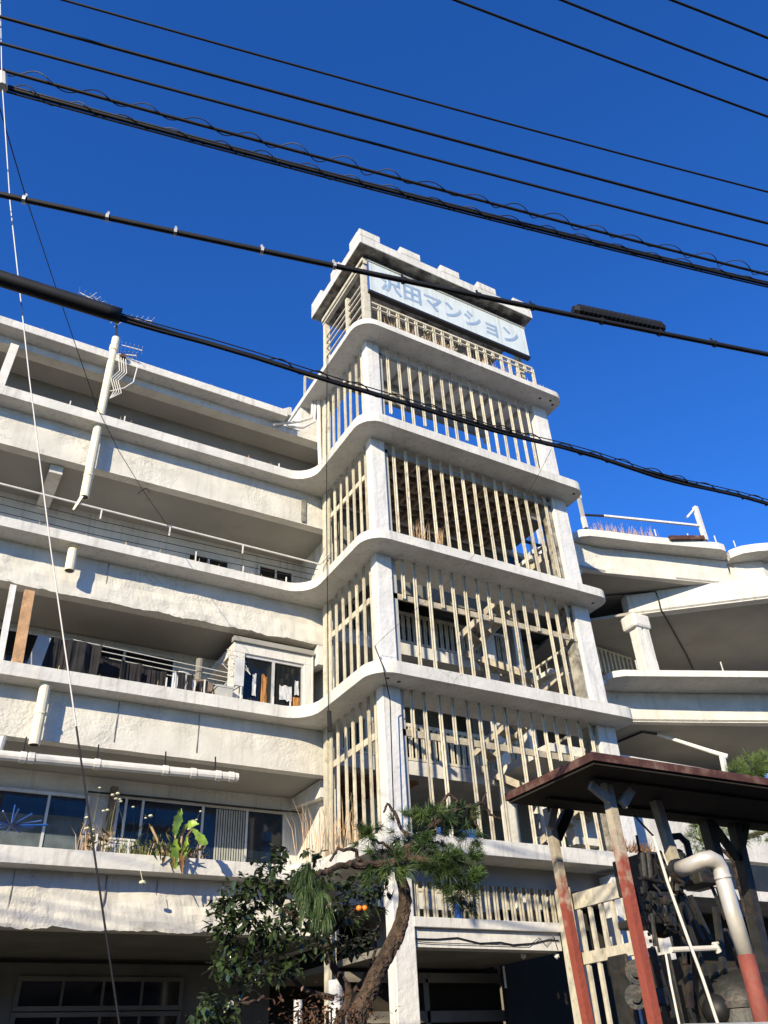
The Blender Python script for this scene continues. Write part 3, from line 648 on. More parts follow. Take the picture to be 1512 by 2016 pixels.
# inner beam dropping below the soffit
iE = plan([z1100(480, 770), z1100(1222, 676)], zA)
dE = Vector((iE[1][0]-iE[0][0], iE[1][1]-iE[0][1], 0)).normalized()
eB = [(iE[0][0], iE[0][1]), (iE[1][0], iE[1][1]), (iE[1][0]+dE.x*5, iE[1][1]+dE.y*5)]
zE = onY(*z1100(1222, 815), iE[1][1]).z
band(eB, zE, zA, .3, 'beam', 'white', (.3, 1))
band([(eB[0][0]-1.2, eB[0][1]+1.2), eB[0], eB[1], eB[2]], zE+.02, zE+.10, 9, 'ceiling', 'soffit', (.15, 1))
# third floor band
frC = plan([z1100(*p_) for p_ in [(315, 1362), (350, 1340), (400, 1324), (470, 1315), (740, 1318), (1200, 1322), (1500, 1325)]], 9.72)
frC = [(frC[0][0]-.6, frC[0][1]+.5)] + frC + [(24, 9.3)]
band(frC, 9.55, 9.72, 6)
bC = plan([z1180(*p_) for p_ in [(-60, 498), (60, 503), (200, 512), (480, 518), (900, 525), (1512, 531)]], 9.545); bC += [(bC[-1][0]+3, bC[-1][1]-1.1)]
zC = onY(*z1180(700, 772), onZ(*z1180(700, 522), 9.545).y).z
band(bC, zC, 9.545, .25, 'beam', 'rough', (.3, 1))
band([(bC[0][0], bC[0][1]+.1)]+bC[1:], zC+.012, zC+.09, 9, 'ceiling', 'soffit', (.1, 1))
# second floor parapet seen below the red canopy
def z960(x, y): return zm(960, 1450, 2.739, x, y)
pD = [onY(*p_, 13.2) for p_ in (z960(700, 400), z960(1512, 420))]
MB().box(11.9, 24, 12.9, 13.15, 5.35, 6.35).build('parapet_wall', 'white', RW)
MB().box(11.9, 24, 13.2, 17, 7.32, 7.5).build('floor_slab', 'white', RW)
MB().box(12.6, 24, 13.0, 17, 4.55, 4.75).build('floor_slab', 'white', RW)
MB().box(12.6, 24, 16.8, 17.0, .1, 12.1).build('back_wall', 'inner', RW)
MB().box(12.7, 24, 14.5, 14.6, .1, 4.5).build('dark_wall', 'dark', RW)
MB().box(12.55, 12.85, 12.9, 13.2, 4.75, 7.32).build('column', 'column', RW); MB().box(14.9, 15.2, 13.0, 13.3, 4.75, 7.32).build('column', 'column', RW)
# stub pillar with rounded capital
Yp = onZ(*z1100(600, 905), zE-.01).y; q0 = onY(*z1100(600, 905), Yp); q1 = onY(*z1100(610, 1010), Yp)
xc = (onY(*z1100(540, 960), Yp).x + onY(*z1100(672, 960), Yp).x)/2
MB().box(xc-.30, xc+.30, Yp, Yp+.5, q1.z+.02, q0.z-.02).build('capital', 'column', RW, bevel=.07)
pl_ = MB().box(xc-.20, xc-.05, Yp+.06, Yp+.14, 9.7, q1.z+.02).box(xc+.02, xc+.22, Yp+.06, Yp+.14, 9.7, q1.z+.02).box(xc-.19, xc+.21, Yp+.145, Yp+.36, 9.7, q1.z+.02)
pl_.build('pillar', 'column', RW)
MB().box(xc-.2, xc+.22, Yp+.3, Yp+.6, q0.z-.03, zE+.015).build('pillar_head', 'column', RW)
# conduits over the soffit
cpts = [onZ(*z1100(340, 780), zA-.03), onZ(*z1100(560, 765), zA-.03), onZ(*z1100(700, 750), zA-.03), onZ(*z1100(720, 800), (zA+zE)/2), onZ(*z1100(735, 875), zE-.03), onZ(*z1100(830, 1040), zE-.03), onZ(*z1100(930, 1220), zE-.03), onZ(*z1100(975, 1320), zE-.03)]
MB().tube(cpts, .02, 6).build('conduit', 'black', RW)
tp = [onZ(*z1180(160, 960), zC-.04), onZ(*z1180(380, 870), zC-.04), onZ(*z1180(520, 890), zC-.04)]
MB().tube(tp, .03, 6).build('conduit', 'black', RW)
YY = onZ(*z1180(520, 890), zC-.04).y
pp = [onZ(*z1180(520, 890), zC-.04), onY(*z1180(1000, 1045), YY-.9), onY(*z1180(1150, 1090), YY-1.2)]
MB().tube(pp, [.04, .055, .06], 10).build('drain_pipe', 'pipew', RW)
MB().bar(onY(*z1180(1100, 1085), YY-1.2), onY(*z1180(1135, 1260), YY-1.2), .10).build('rail_post', 'column', RW)
# roof rail of the right wing and its grass
zr = 13.17
def rA(px, py, dz=0): q = onZ(px, py, zr); return q
b0 = onZ(*z1100(195, 292), zr); 
Ya = b0.y+.15
P = lambda x, y: onY(*z1100(x, y), Ya)
RR = thing('roof_rail', 'makeshift white and grey pole railing along the right wing roof edge', 'railing', tuple(P(195, 292)))
c0, c1 = onZ(*z1100(195, 292), 13.19), onZ(*z1100(1062, 380), 13.19)
def onplane(px, py):   # vertical plane through c0 and c1
    n = (c1-c0).cross(Vector((0, 0, 1))).normalized(); d = ray(px, py); return CAM + d*((c0-CAM).dot(n)/d.dot(n))
MB().bar(c0, onplane(*z1100(176, 215)), .10).build('post', 'column', RR)
MB().bar(onplane(*z1100(176, 215)), onplane(*z1100(145, 75)), .08).build('post', 'grey', RR)
MB().bar(onplane(*z1100(150, 78)), onplane(*z1100(143, 50)), .09).build('post', 'column', RR)
MB().bar(c1, onplane(*z1100(985, 140)), .11).bar(onplane(*z1100(985, 145)), onplane(*z1100(925, 215)), .05).build('post', 'column', RR)
MB().bar(onplane(*z1100(182, 197)), onplane(*z1100(330, 205)), .045).build('rail', 'black', RR)
MB().bar(onplane(*z1100(325, 204)), onplane(*z1100(1015, 275)), .055).build('rail', 'column', RR)
MB().bar(onplane(*z1100(800, 365)), onplane(*z1100(1055, 365)), .10, .12).build('planter', 'rust', RR)
# glimpse of blue steelwork behind the gap
bs = thing('far_steel_frame', 'dark blue steel frame seen through the gap right of the tower', 'frame', (18, 22, 6))
g = MB()
for a, b_ in (((225, 960), (440, 1030)), ((235, 1010), (470, 950)), ((225, 950), (460, 940)), ((460, 940), (475, 1040)), ((360, 1000), (340, 1100)), ((300, 1010), (450, 1060)), ((240, 1040), (400, 1100))):
    g.bar(onY(*z1100(*a), 24), onY(*z1100(*b_), 24), .22)
g.build('strut', 'blueg', bs)
MB().extr([onY(*z1100(370, 1055), 24.3), onY(*z1100(460, 1035), 24.3), onY(*z1100(465, 1075), 24.3), onY(*z1100(390, 1110), 24.3)], (0, 2, 0)).build('panel', 'dark', bs)
# side wall closing the right wing behind the gap, picket landing lit by the sun
g = MB()
for i in range(9):
    a = onY(*z1100(270+30*i, 1150+10*i), 15.2); g.bar(a, Vector((a.x, a.y, a.z-.75)), .06)
g.bar(onY(*z1100(255, 1150), 15.2), onY(*z1100(520, 1240), 15.2), .05)
g.build('picket_rail', 'cream', RW)
MB().box(12.9, 24, 17.0, 17.2, 10.2, 11.6).build('back_wall', 'inner', RW)
for px, py in ((715, 345), (955, 375), (1150, 390), (1290, 425)): q = onZ(*z1100(px, py), 13.17); MB().bar(q+Vector((0, .05, 0)), q+Vector((0, .05, .22)), .022).build('rebar_stub', 'enamel', RW)
for px, py in ((580, 1310), (620, 1312), (735, 1315), (1200, 1320)): q = onZ(*z1100(px, py), 9.72); MB().bar(q+Vector((0, .05, 0)), q+Vector((0, .05, .25)), .022).build('rebar_stub', 'enamel', RW)

# ------------------------------------------------------------------ grasses
def grass(pts_fn, n, hmin, hmax, m, name, label, cat, lean=.3, wd=.006, heads=None, kind=None, group=None):
    b = MB(); hp = []
    for i in range(n):
        p = Vector(pts_fn()); h = random.uniform(hmin, hmax); a = random.uniform(0, 6.28); d = Vector((math.cos(a), math.sin(a), 0))*lean*h*random.uniform(.1, 1)
        s = Vector((random.uniform(-1, 1), random.uniform(-1, 1), 0)).normalized()*wd
        mid = p+d*.35+Vector((0, 0, h*.6)); t = p+d+Vector((0, 0, h*random.uniform(.85, 1)))
        b.tri(p-s, p+s, mid+s*.7).tri(p-s, mid+s*.7, mid-s*.7).tri(mid-s*.7, mid+s*.7, t)
        if heads and random.random() < heads: hp.append(t)
    root = thing(name, label, cat, tuple(Vector(pts_fn())), group)
    b.build('stalks', m, root, recalc=False)
    for t in hp: MB().ball(t, random.uniform(.02, .036), 1, (1.2, 1.2, .7)).build('seed_head', 'flower', root)
    return root
U = random.uniform
def seg(p, q, w_): return lambda: tuple(Vector(p).lerp(Vector(q), U(0, 1)) + Vector((U(-w_, w_), U(-w_, w_), 0)))
gA, gB = onZ(*z1100(270, 300), 13.17), onZ(*z1100(760, 350), 13.17)
grass(seg(gA+Vector((0, .3, 0)), gB+Vector((0, .3, 0)), .15), 260, .15, .55, 'straw', 'dry_grass', 'clump of reddish dry grass on the right wing roof edge', 'grass')
grass(seg((7.2, 11.25, 16.06), (11.2, 11.25, 16.06), .12), 420, .1, .6, 'straw', 'dry_weeds', 'withered brown weeds along the balcony under the sign', 'weeds', heads=.02)
grass(seg((6.9, 11.9, 16.06), (6.9, 13.4, 16.06), .12), 160, .2, .8, 'straw', 'dry_weeds', 'withered weeds tangled in the side rails of the tower top', 'weeds')
grass(seg((7.55, 11.3, 10.22), (7.9, 11.3, 10.22), .05), 60, .3, .75, 'straw', 'dry_grass', 'upright dry stalks on the third floor band at the tower corner', 'grass')
grass(seg((8.1, 11.3, 10.22), (8.25, 11.3, 10.22), .05), 50, .3, .85, 'straw', 'dry_grass', 'second bundle of dry stalks right of the tower corner column', 'grass')
grass(seg((6.1, 13.2, 4.73), (6.75, 12.6, 4.73), .15), 90, .5, 1.2, 'straw', 'dry_reeds', 'tall pale reeds on the first floor band where it bends to the tower', 'reeds')
grass(seg((-5, 13.8, 14.95), (5.4, 13.8, 14.95), .1), 150, .04, .22, 'straw', 'roof_weeds', 'sparse tiny weeds along the left wing roof lip', 'weeds')
def pot(x0, x1, n, h0, h1, nm, lab, m='grass', heads=None): return grass(seg((x0, 13.68, 4.70), (x1, 13.75, 4.70), .06), n, h0, h1, m, nm, lab, 'plant', lean=.45, heads=heads)
pot(2.55, 3.0, 70, .15, .6, 'balcony_grass', 'straw coloured grass tuft with seed heads under the left window', 'straw', .12)
pot(3.15, 4.1, 260, .08, .32, 'balcony_grass', 'green grass tuft spilling over the first floor band', 'grass')
pot(3.5, 4.6, 90, .1, .4, 'balcony_grass', 'mixed dry and green grass at the foot of the banana plant', 'straw')
pot(2.75, 3.0, 6, .8, 1.15, 'flower_stems', 'tall stems with pale flower heads before the left window', 'grass', 1)
pot(3.25, 3.75, 5, .5, 1.1, 'flower_stems', 'thin stems with pale flowers between the two windows', 'grass', 1)
pot(4.0, 4.35, 5, .5, .8, 'flower_stems', 'short flower stems left of the banana plant', 'grass', 1)
for x0, x1, n, nm_, lb in ((2.6, 3.1, 60, 'leafy_weed', 'low leafy weed at the straw coloured tuft'), (3.4, 4.5, 150, 'leafy_weed', 'leafy weeds crowding round the banana plant'), (-.6, .9, 90, 'leafy_weed', 'leafy weeds at the far left end of the first floor band')):
    b = MB(); rt = thing(nm_, lb, 'plant', ((x0+x1)/2, 13.7, 4.73))
    for _ in range(n):
        p = Vector((U(x0, x1), U(13.62, 13.8), 4.74+abs(random.gauss(0, .16)))); d = Vector((U(-1, 1), U(-1, .4), U(-.4, 1))).normalized(); s_ = d.cross(Vector((0, .3, 1))).normalized()*U(.012, .03); L = U(.06, .16)
        b.tri(p, p+d*L*.5+s_, p+d*L).tri(p, p+d*L, p+d*L*.5-s_)
    b.build('leaves', 'grass', rt, recalc=False)
for k, nn in ((4, 60), (3, 90), (2, 50)):
    grass(seg((-4, YS+.04, Z[k][1]), (5.6, YS+.04, Z[k][1]), .03), nn, .03, .13, 'straw', 'ledge_weeds', 'sparse tiny weeds along the %s floor ledge of the left wing' % {4: 'fourth', 3: 'third', 2: 'second'}[k], 'weeds')
grass(seg((7, YF+.04, Z[5][1]), (12, YF+.04, Z[5][1]), .03), 60, .04, .2, 'straw', 'ledge_weeds', 'sparse tiny weeds on the rim of the top tower band', 'weeds')
# banana plant
def z0_(x, y): return zm(0, 1480, 4.2, x, y)
def z340(x, y): return zm(340, 1480, 4.2, x, y)
BN = thing('banana_plant', 'small banana plant with yellow green leaves on the first floor band', 'plant', tuple(onY(*z340(40, 960), 13.55)))
def strip(pts, wds, m, nm, par):
    b = MB(); g = []
    p0_ = [Vector(p) for p in pts]; pts = []; w2 = []
    for i in range(len(p0_)-1):
        for t in (0, .25, .5, .75): pts.append(p0_[i].lerp(p0_[i+1], t)); w2.append(wds[i]+(wds[i+1]-wds[i])*t)
    pts.append(p0_[-1]); w2.append(wds[-1]); wds = w2
    for i, p in enumerate(pts):
        d = (pts[min(i+1, len(pts)-1)]-pts[max(i-1, 0)]).normalized(); s = d.cross(Vector((.3, -1, .2))).normalized()*wds[i]*U(.55, 1.0)
        g.append((b.b.verts.new(p-s+Vector((0, -.02, 0))), b.b.verts.new(p), b.b.verts.new(p+s+Vector((0, -.02, 0)))))
    for A, B2 in zip(g, g[1:]):
        for j in (0, 1): b.b.faces.new([A[j], A[j+1], B2[j+1], B2[j]])
    return b.build(nm, m, par, smooth=True)
Q = lambda x, y, Y_=13.45: onY(*z340(x, y), Y_)
strip([Q(10, 700), Q(25, 620), Q(50, 540), Q(68, 470)], [.05, .10, .10, .01], 'banana', 'leaf', BN)
strip([Q(60, 690), Q(110, 620, 13.3), Q(160, 595, 13.2), Q(215, 600, 13.15)], [.01, .06, .08, .01], 'banana', 'leaf', BN)
strip([Q(165, 640, 13.2), Q(200, 680, 13.15), Q(240, 735, 13.1), Q(285, 765, 13.1)], [.03, .10, .11, .02], 'banana', 'leaf', BN)
strip([Q(30, 720), Q(20, 790, 13.4), Q(10, 870, 13.4), Q(20, 970, 13.4)], [.03, .12, .10, .03], 'banana', 'leaf', BN)
strip([Q(110, 700), Q(110, 760, 13.4), Q(95, 830, 13.4), Q(80, 880, 13.4)], [.02, .06, .06, .02], 'banana', 'leaf', BN)
for (xa, ya), (xb, yb), m2 in (((40, 900), (-30, 720), 'banana'), ((70, 900), (130, 760), 'banana'), ((50, 880), (-60, 800), 'banana'), ((60, 860), (45, 640), 'banana'), ((-100, 900), (-120, 690), 'banana'), ((-130, 900), (-190, 760), 'banana'), ((40, 800), (100, 900), 'brownl'), ((-60, 860), (-90, 930), 'brownl'), ((110, 870), (150, 800), 'banana')):
    strip([Q(xa, ya, 13.55), Q((xa+xb)/2-6, (ya+yb)/2, 13.42), Q(xb, yb, 13.3)], [.012, .035, .004], m2, 'leaf', BN)
strip([Q(60, 840), Q(70, 900, 13.4), Q(70, 960, 13.4), Q(75, 1010, 13.4)], [.03, .05, .05, .01], 'brownl', 'leaf', BN)
strip([Q(-10, 830), Q(0, 880, 13.4), Q(-5, 930, 13.4), Q(0, 990, 13.4)], [.03, .05, .05, .01], 'brownl', 'leaf', BN)
sb = MB(); sb.tube([Q(60, 960, 13.62), Q(60, 800, 13.5), Q(80, 690, 13.45), Q(110, 620, 13.3)], .014, 6).tube([Q(30, 960, 13.62), Q(30, 800), Q(20, 690)], .014, 6).tube([Q(90, 960, 13.62), Q(115, 700), Q(165, 640, 13.2)], .012, 6)
q1, q2 = onY(*z0_(1250, 620), 13.6), onY(*z0_(1350, 830), 13.65); sb.tube([q1, q2], .02, 6)
sb.build('stem', 'straw', BN)
hgp = MB(); hgp.tube([onY(*z0_(1160, 975), 13.5), onY(*z0_(1180, 1075), 13.5)], .005, 5).ball(onY(*z0_(1180, 1080), 13.5), .045, 1, (1.4, 1, .8))
tag(hgp.build('hanging_flower', 'flower'), 'single flower head hanging below the first floor band', 'flower')
# blue spiky clothes dryer
DR = thing('octopus_dryer', 'blue plastic octopus peg hanger in front of the left window', 'clothes dryer', tuple(onY(*z0_(90, 610), 13.6)))
c = onY(*z0_(90, 610), 13.6); b = MB()
for i in range(16): a = 6.283*i/16; b.tube([c, c+Vector((math.cos(a)*.52, math.sin(a)*.52, .05+.05*math.sin(a*3)))], .012, 5)
b.build('arm', 'blue', DR); MB().tube([c, c+Vector((0, 0, .3))], .01, 5).build('hook', 'blue', DR)
for x, lab in ((.95, 'sloping grey prop pipe left of the left window'),):
    tag(MB().tube([(1.05, 14.0, 4.75), (1.18, 13.9, 6.4)], .06, 8).build('prop_pipe', 'pipew'), lab, 'pipe')
mm = MB().box(3.05, 3.45, 13.9, 14.2, 4.72, 4.98).box(3.03, 3.47, 13.88, 14.22, 4.98, 5.02).build('planter_box', 'enamel', bevel=.02); tag(mm, 'pale foam planter between the windows on the first floor band', 'planter')

# blue bins on the tower first floor
for x, lab in ((8.12, 'round blue plastic basket left on the tower first floor'), (8.62, 'blue plastic basket right of the other one behind the pine')):
    b = MB().tube([(x, 12.0, 4.74), (x, 12.0, 4.95), (x, 12.0, 5.1)], [.14, .19, .20], 14).build('plastic_basket', 'blue'); tag(b, lab, 'basket', 'blue baskets on the tower first floor')
b = MB().tube([(8.0, 11.58, 3.66), (8.0, 11.58, 3.9)], [.05, .06], 10).build('blue_bucket', 'blue'); tag(b, 'small blue bucket on the sill behind the pickets', 'bucket')
b = MB().ball((11.35, 11.85, 13.27), .10, 2, (1, 1, 1.1)).build('red_lantern', 'terra'); tag(b, 'small red ball on the fourth floor behind the bars', 'ball')

# ------------------------------------------------------------------ overhead cables
CG = 'cables crossing above the street'
def cable_pts(px, h, n=60, ext=1.0):
    A, C_ = onZ(*px[0], h), onZ(*px[2], h); d = C_-A; nrm = d.cross(Vector((0, 0, 1))).normalized()
    r = ray(*px[1]); Bm = CAM + r*((A-CAM).dot(nrm)/r.dot(nrm))
    t = (Bm-A).dot(d)/d.dot(d); s = (h-Bm.z)/max(t*(1-t), .01)
    out = []
    for i in range(n+1):
        u = -ext + (1+2*ext)*i/n; out.append(A + d*u + Vector((0, 0, -s*u*(1-u))))
    return out
def along(px, h, u):
    A, C_ = onZ(*px[0], h), onZ(*px[2], h); return cable_pts(px, h, 2000, 1.0)[int((u+1)/3*2000)]
def helix(pts, r, pitch_n, wr=.006, t0=.0, t1=1., broken=False):
    b = MB(); n = len(pts); seg_ = []
    tot = pitch_n*14; cur = []
    for i in range(tot+1):
        t = t0+(t1-t0)*i/tot; f = t*(n-1); k = min(int(f), n-2); p = pts[k].lerp(pts[k+1], f-k); a = 6.283*i/14
        rv = r*(.75+.5*noise.noise(Vector((i*.03, r*50, 2)))); cur.append(p+Vector((.02*math.sin(a*.37), math.cos(a)*rv, math.sin(a)*rv + r*.4)))
    b.tube(cur, wr, 5); return b
def cable(px, h, r, name, label, m='cable', ext=1.0):
    root = thing(name, label, 'cable', tuple(onZ(*px[0], h)), CG); pts = cable_pts(px, h, 60, ext)
    MB().tube(pts, r, 8).build('conductor', m, root, smooth=True); return root, pts
cable([(125, 0), (760, 178), (1512, 378)], 9.6, .011, 'overhead_wire', 'thinnest of the parallel black wires, topmost over the tower')
cable([(0, 33), (760, 240), (1512, 440)], 9.2, .015, 'power_cable', 'plain black cable just under the thin topmost wire')
r_, p_ = cable([(0, 85), (760, 289), (1512, 484)], 8.9, .013, 'power_cable', 'double black cable with a pale gap, second plain one under the thin wire')
MB().tube([q+Vector((0, .01, .026)) for q in p_], .010, 8).build('conductor', 'black', r_)
r_, p_ = cable([(0, 137), (760, 345), (1512, 541)], 8.6, .015, 'wrapped_cable', 'black cable with loose spiral wire loops, just above the bundled one')
helix(p_, .058, 21, .005, .30, .70).build('spiral_wrap', 'cable', r_)
r_, p_ = cable([(0, 170), (760, 374), (1512, 560)], 8.4, .017, 'bundled_cable', 'bundled black cable with a bright steel strand and wire loops')
MB().tube([q+Vector((0, .01, .045)) for q in p_], .006, 6).build('messenger_strand', 'steel', r_)
MB().tube([q+Vector((0, -.01, .022)) for q in p_], .010, 6).build('conductor', 'black', r_)
MB().tube([q+Vector((0, .02, -.020)) for q in p_], .009, 6).build('conductor', 'black', r_)
helix(p_, .050, 23, .005, .30, .70).build('spiral_wrap', 'cable', r_)
px6 = [(0, 383), (760, 545), (1512, 698)]
r_, p_ = cable(px6, 6.8, .021, 'telephone_cable', 'thick black cable with clamps crossing in front of the sign')
MB().tube([q+Vector((0, .02, .050)) for q in p_], .008, 6).build('messenger_strand', 'cable', r_)
MB().tube([q+Vector((0, .05, .085)) for q in p_], .005, 6).build('messenger_strand', 'cable', r_)
def nearest(pts, px):
    best = None
    for i in range(len(pts)-1):
        for t in (0, .25, .5, .75):
            q = pts[i].lerp(pts[i+1], t); v = q-CAM; z_ = v.dot(fwd)
            if z_ <= 0: continue
            x_ = 756+F*v.dot(rgt)/z_
            if best is None or abs(x_-px) < best[0]: best = (abs(x_-px), q, (pts[i+1]-pts[i]).normalized())
    return best[1], best[2]
for px in (55, 212, 356, 515, 668, 803, 940, 1050, 1180, 1300, 1412):
    q, d = nearest(p_, px); MB().tube([q-d*.012, q+d*.010], .031, 8).bar(q, q+Vector((0, .02, .09)), .014).build('clamp', 'silver' if px < 700 else 'black', r_)
# splice closure
q0, d0 = nearest(p_, 1135); q1, d1 = nearest(p_, 1320)
SP = thing('splice_closure', 'ribbed black splice case slung under the thin wires on the thick cable', 'splice case', tuple(q0))
u_ = Vector((0, .02, .10)); a0, a1 = q0+u_, q1+u_*.9
MB().tube([a0, a0.lerp(a1, .05), a0.lerp(a1, .5), a0.lerp(a1, .95), a1], [.035, .05, .05, .05, .035], 10).build('case', 'black', SP)
b = MB()
for i in range(19): c = a0.lerp(a1, .06+.88*i/18); b.tube([c-d0*.012, c+d0*.012], .058, 10)
b.build('rib', 'black', SP)
# bottom bundle with thick sheath
px7 = [(0, 548), (760, 781), (1512, 992)]
r_, p_ = cable(px7, 6.0, .012, 'twisted_cable', 'lowest cable bundle, thick sheath at the left end, passing over the barred tower')
for dy, dz, rr in ((.02, .028, .009), (-.01, -.024, .011), (.03, .006, .008), (0, .044, .005)):
    MB().tube([q+Vector((0, dy+.012*math.sin(i*.9), dz+.012*math.cos(i*1.3))) for i, q in enumerate(p_)], rr, 6).build('conductor', 'cable', r_)
helix(p_, .04, 18, .005, .42, .70).build('spiral_wrap', 'cable', r_)
qs, ds = nearest(p_, 238)
sh = [q for q in p_ if q.x < qs.x] + [qs]
MB().tube(sh, .054, 16).build('sheath', 'black', r_, smooth=True)
for px3, lab in (([(895, 0), (1200, 115), (1512, 230)], 'black wire cutting the top right corner, lowest of three'), ([(1105, 0), (1310, 81), (1512, 158)], 'black wire in the top right corner, middle of three'), ([(1322, 0), (1417, 37), (1512, 75)], 'black wire at the extreme top right corner')):
    cable(px3, 9.5, .012, 'overhead_wire', lab, ext=8.0)
# guy wire and drop wires
GW = thing('guy_wire', 'pale guy line falling steeply along the left edge to the ground', 'wire', tuple(onY(235, 2016, 4.2)))
gp = [onY(x, y, Y_) for x, y, Y_ in ((-2, -120, 4.4), (1, 20, 4.38), (4, 160, 4.35), (20, 400, 4.3), (58, 745, 4.27), (100, 1080, 4.25), (150, 1430, 4.22))]
MB().tube(gp, .0042, 6).build('strand', 'pipew', GW)
gp2 = [onY(150, 1430, 4.22), onY(190, 1710, 4.2), onY(237, 2030, 4.2)]; e = (gp2[2]-gp2[1]).normalized(); gp2.append(gp2[2]-e*0+Vector((.12, 0, -1.8)))
MB().tube(gp2, .005, 6).build('lower_strand', 'cable', GW)
MB().tube([onY(3, 148, 4.34), onY(4, 172, 4.34)], .045, 10).build('insulator', 'enamel', GW)
DW = thing('drop_wire', 'thin black wire dropping from the upper left to the third floor clothes rail', 'wire', tuple(onY(330, 1040, 13.6)))
A_ = onY(0, 215, 5.0); pts = [onY(x, y, Y_) for x, y, Y_ in ((-30, 130, 4.9), (0, 215, 5.2), (50, 385, 6.2), (108, 560, 8), (190, 800, 10.5), (235, 890, 12), (283, 968, 13.2), (330, 1035, 13.7))]
MB().tube(pts, .006, 5).build('strand', 'cable', DW)
q = pts[6]; MB().tube([q+Vector((.02*math.cos(a/3)*5, 0, .09*math.sin(a/2))) for a in range(0, 14)], .010, 5).build('coil', 'cable', DW)
D2 = thing('drop_wire', 'short wire running from the lowest bundle down to the tower corner hook', 'wire', tuple(onY(735, 1275, 11.3)))
MB().tube([onY(1085, 885, 6.5), onY(1060, 935, 8), onY(1030, 985, 9.5), onY(900, 1130, 10.6), onY(760, 1250, 11.2), onY(738, 1272, 11.4)], .0035, 5).build('strand', 'cable', D2)
MB().tube([onY(738, 1272, 11.4), onY(755, 1315, 10.9), onY(768, 1380, 11.3), onY(775, 1600, 11.3)], .010, 5).build('tail', 'cable', D2)
for x_, y0_ in ((645, 640), (655, 720)):
    pass
tag(MB().tube([onX(x, y, 6.3) for x, y in ((644, 700), (643, 1000), (646, 1300), (647, 1420))], .010, 5).tube([onX(648, 1400, 6.3), onX(649, 1440, 6.3)], .04, 6).build('pulley_rope', 'cable'), 'dark rope with a pulley hanging down the left side of the tower', 'rope')

# ------------------------------------------------------------------ trees
def needles(b, c, R_, ntuft, nn, L, droop=.3, up=.5):
    for _ in range(ntuft):
        d = Vector((random.gauss(0, 1), random.gauss(0, 1), random.gauss(0, .7))).normalized()*R_*random.uniform(.2, 1)**.6
        p = Vector(c)+d; ax = (d.normalized()+Vector((0, 0, up))).normalized()
        for _ in range(nn):
            v = (ax + Vector((random.gauss(0, .48), random.gauss(0, .48), random.gauss(0, .48)-droop))).normalized()*L*random.uniform(.6, 1)
            s = v.cross(Vector((random.uniform(-1, 1), random.uniform(-1, 1), random.uniform(-1, 1)))).normalized()*.0021
            st = p + Vector((random.gauss(0, .012), random.gauss(0, .012), random.gauss(0, .012)))
            mid = st+v*.6; tip = st+v+Vector((0, 0, -L*.22*droop*2))
            b.tri(st-s, st+s, mid+s).tri(st-s, mid+s, mid-s).tri(mid-s, mid+s, tip)
YP = 7.6
PT = thing('pine_tree', 'crooked black pine with a bare curving trunk in front of the tower column', 'tree', (3.95, YP, 0))
P_ = lambda x, y, dy=0: onY(x, y, YP+dy)
tp_ = [Vector((3.7, YP+.1, 0)), Vector((3.85, YP+.05, 1.0)), P_(700, 2030), P_(728, 1945), P_(762, 1880), P_(790, 1820), P_(797, 1765), P_(788, 1715), P_(797, 1680), P_(815, 1655)]
sm = []
for i in range(len(tp_)-1):
    p0, p1, p2, p3 = tp_[max(i-1, 0)], tp_[i], tp_[i+1], tp_[min(i+2, len(tp_)-1)]
    for q_ in range(12):
        t = q_/12; sm.append(.5*((2*p1)+(p2-p0)*t+(2*p0-5*p1+4*p2-p3)*t*t+(3*p1-p0-3*p2+p3)*t**3))
sm.append(tp_[-1]); rr = [.088-.052*(i/(len(sm)-1))**.9 for i in range(len(sm))]
tr = MB().tube(sm, rr, 30)
tr.b.normal_update()
for v in tr.b.verts:
    c_ = v.co; f_ = 1-abs(noise.noise(Vector((c_.x*26, c_.y*26, c_.z*9))))*2.2; f2 = noise.noise(Vector((c_.x*7, c_.y*7, c_.z*5)))
    v.co += v.normal*(.016*f_ + .014*f2)
tr.build('trunk', 'bark', PT, smooth=False)
def branch(pts, r0, r1, par, m='bark'):
    s = []
    for i in range(len(pts)-1):
        for t in (0, .25, .5, .75): s.append(pts[i].lerp(pts[i+1], t)+Vector((U(-.015, .015), U(-.015, .015), U(-.018, .018))))
    s.append(pts[-1]); return MB().tube(s, [r0+(r1-r0)*i/(len(s)-1)+U(0, .004) for i in range(len(s))], 8).build('branch', m, par)
for pl, a, b_ in (
 ([P_(800, 1690), P_(760, 1700, -.1), P_(715, 1703, -.15), P_(680, 1702, -.2), P_(650, 1712, -.25), P_(615, 1730, -.3)], .040, .022),
 ([P_(715, 1703, -.15), P_(700, 1675, -.2), P_(665, 1672, -.2), P_(650, 1695, -.2)], .022, .010),
 ([P_(815, 1655), P_(850, 1625, .1), P_(885, 1600, .1), P_(925, 1590, .2), P_(950, 1580, .2), P_(965, 1605, .2), P_(985, 1612, .2)], .035, .010),
 ([P_(850, 1625, .1), P_(868, 1585, .1), P_(885, 1562, .1), P_(900, 1575, .1), P_(895, 1590, .1)], .020, .008),
 ([P_(925, 1590, .2), P_(935, 1620, .2), P_(948, 1650, .2)], .016, .007),
 ([P_(800, 1690), P_(840, 1692, -.2), P_(880, 1705, -.2), P_(910, 1730, -.3), P_(920, 1760, -.3)], .032, .010),
 ([P_(810, 1660), P_(790, 1630, .1), P_(775, 1600, .1), P_(762, 1583, .1), P_(755, 1600, .1)], .018, .010),
 ([P_(797, 1700), P_(760, 1665, -.1), P_(735, 1650, -.1), P_(715, 1640, -.1)], .016, .008),
 ([P_(840, 1650), P_(860, 1660), P_(880, 1668)], .018, .010),
 ([P_(950, 1580, .2), P_(958, 1560, .2)], .010, .006)): branch(pl, a, b_, PT)
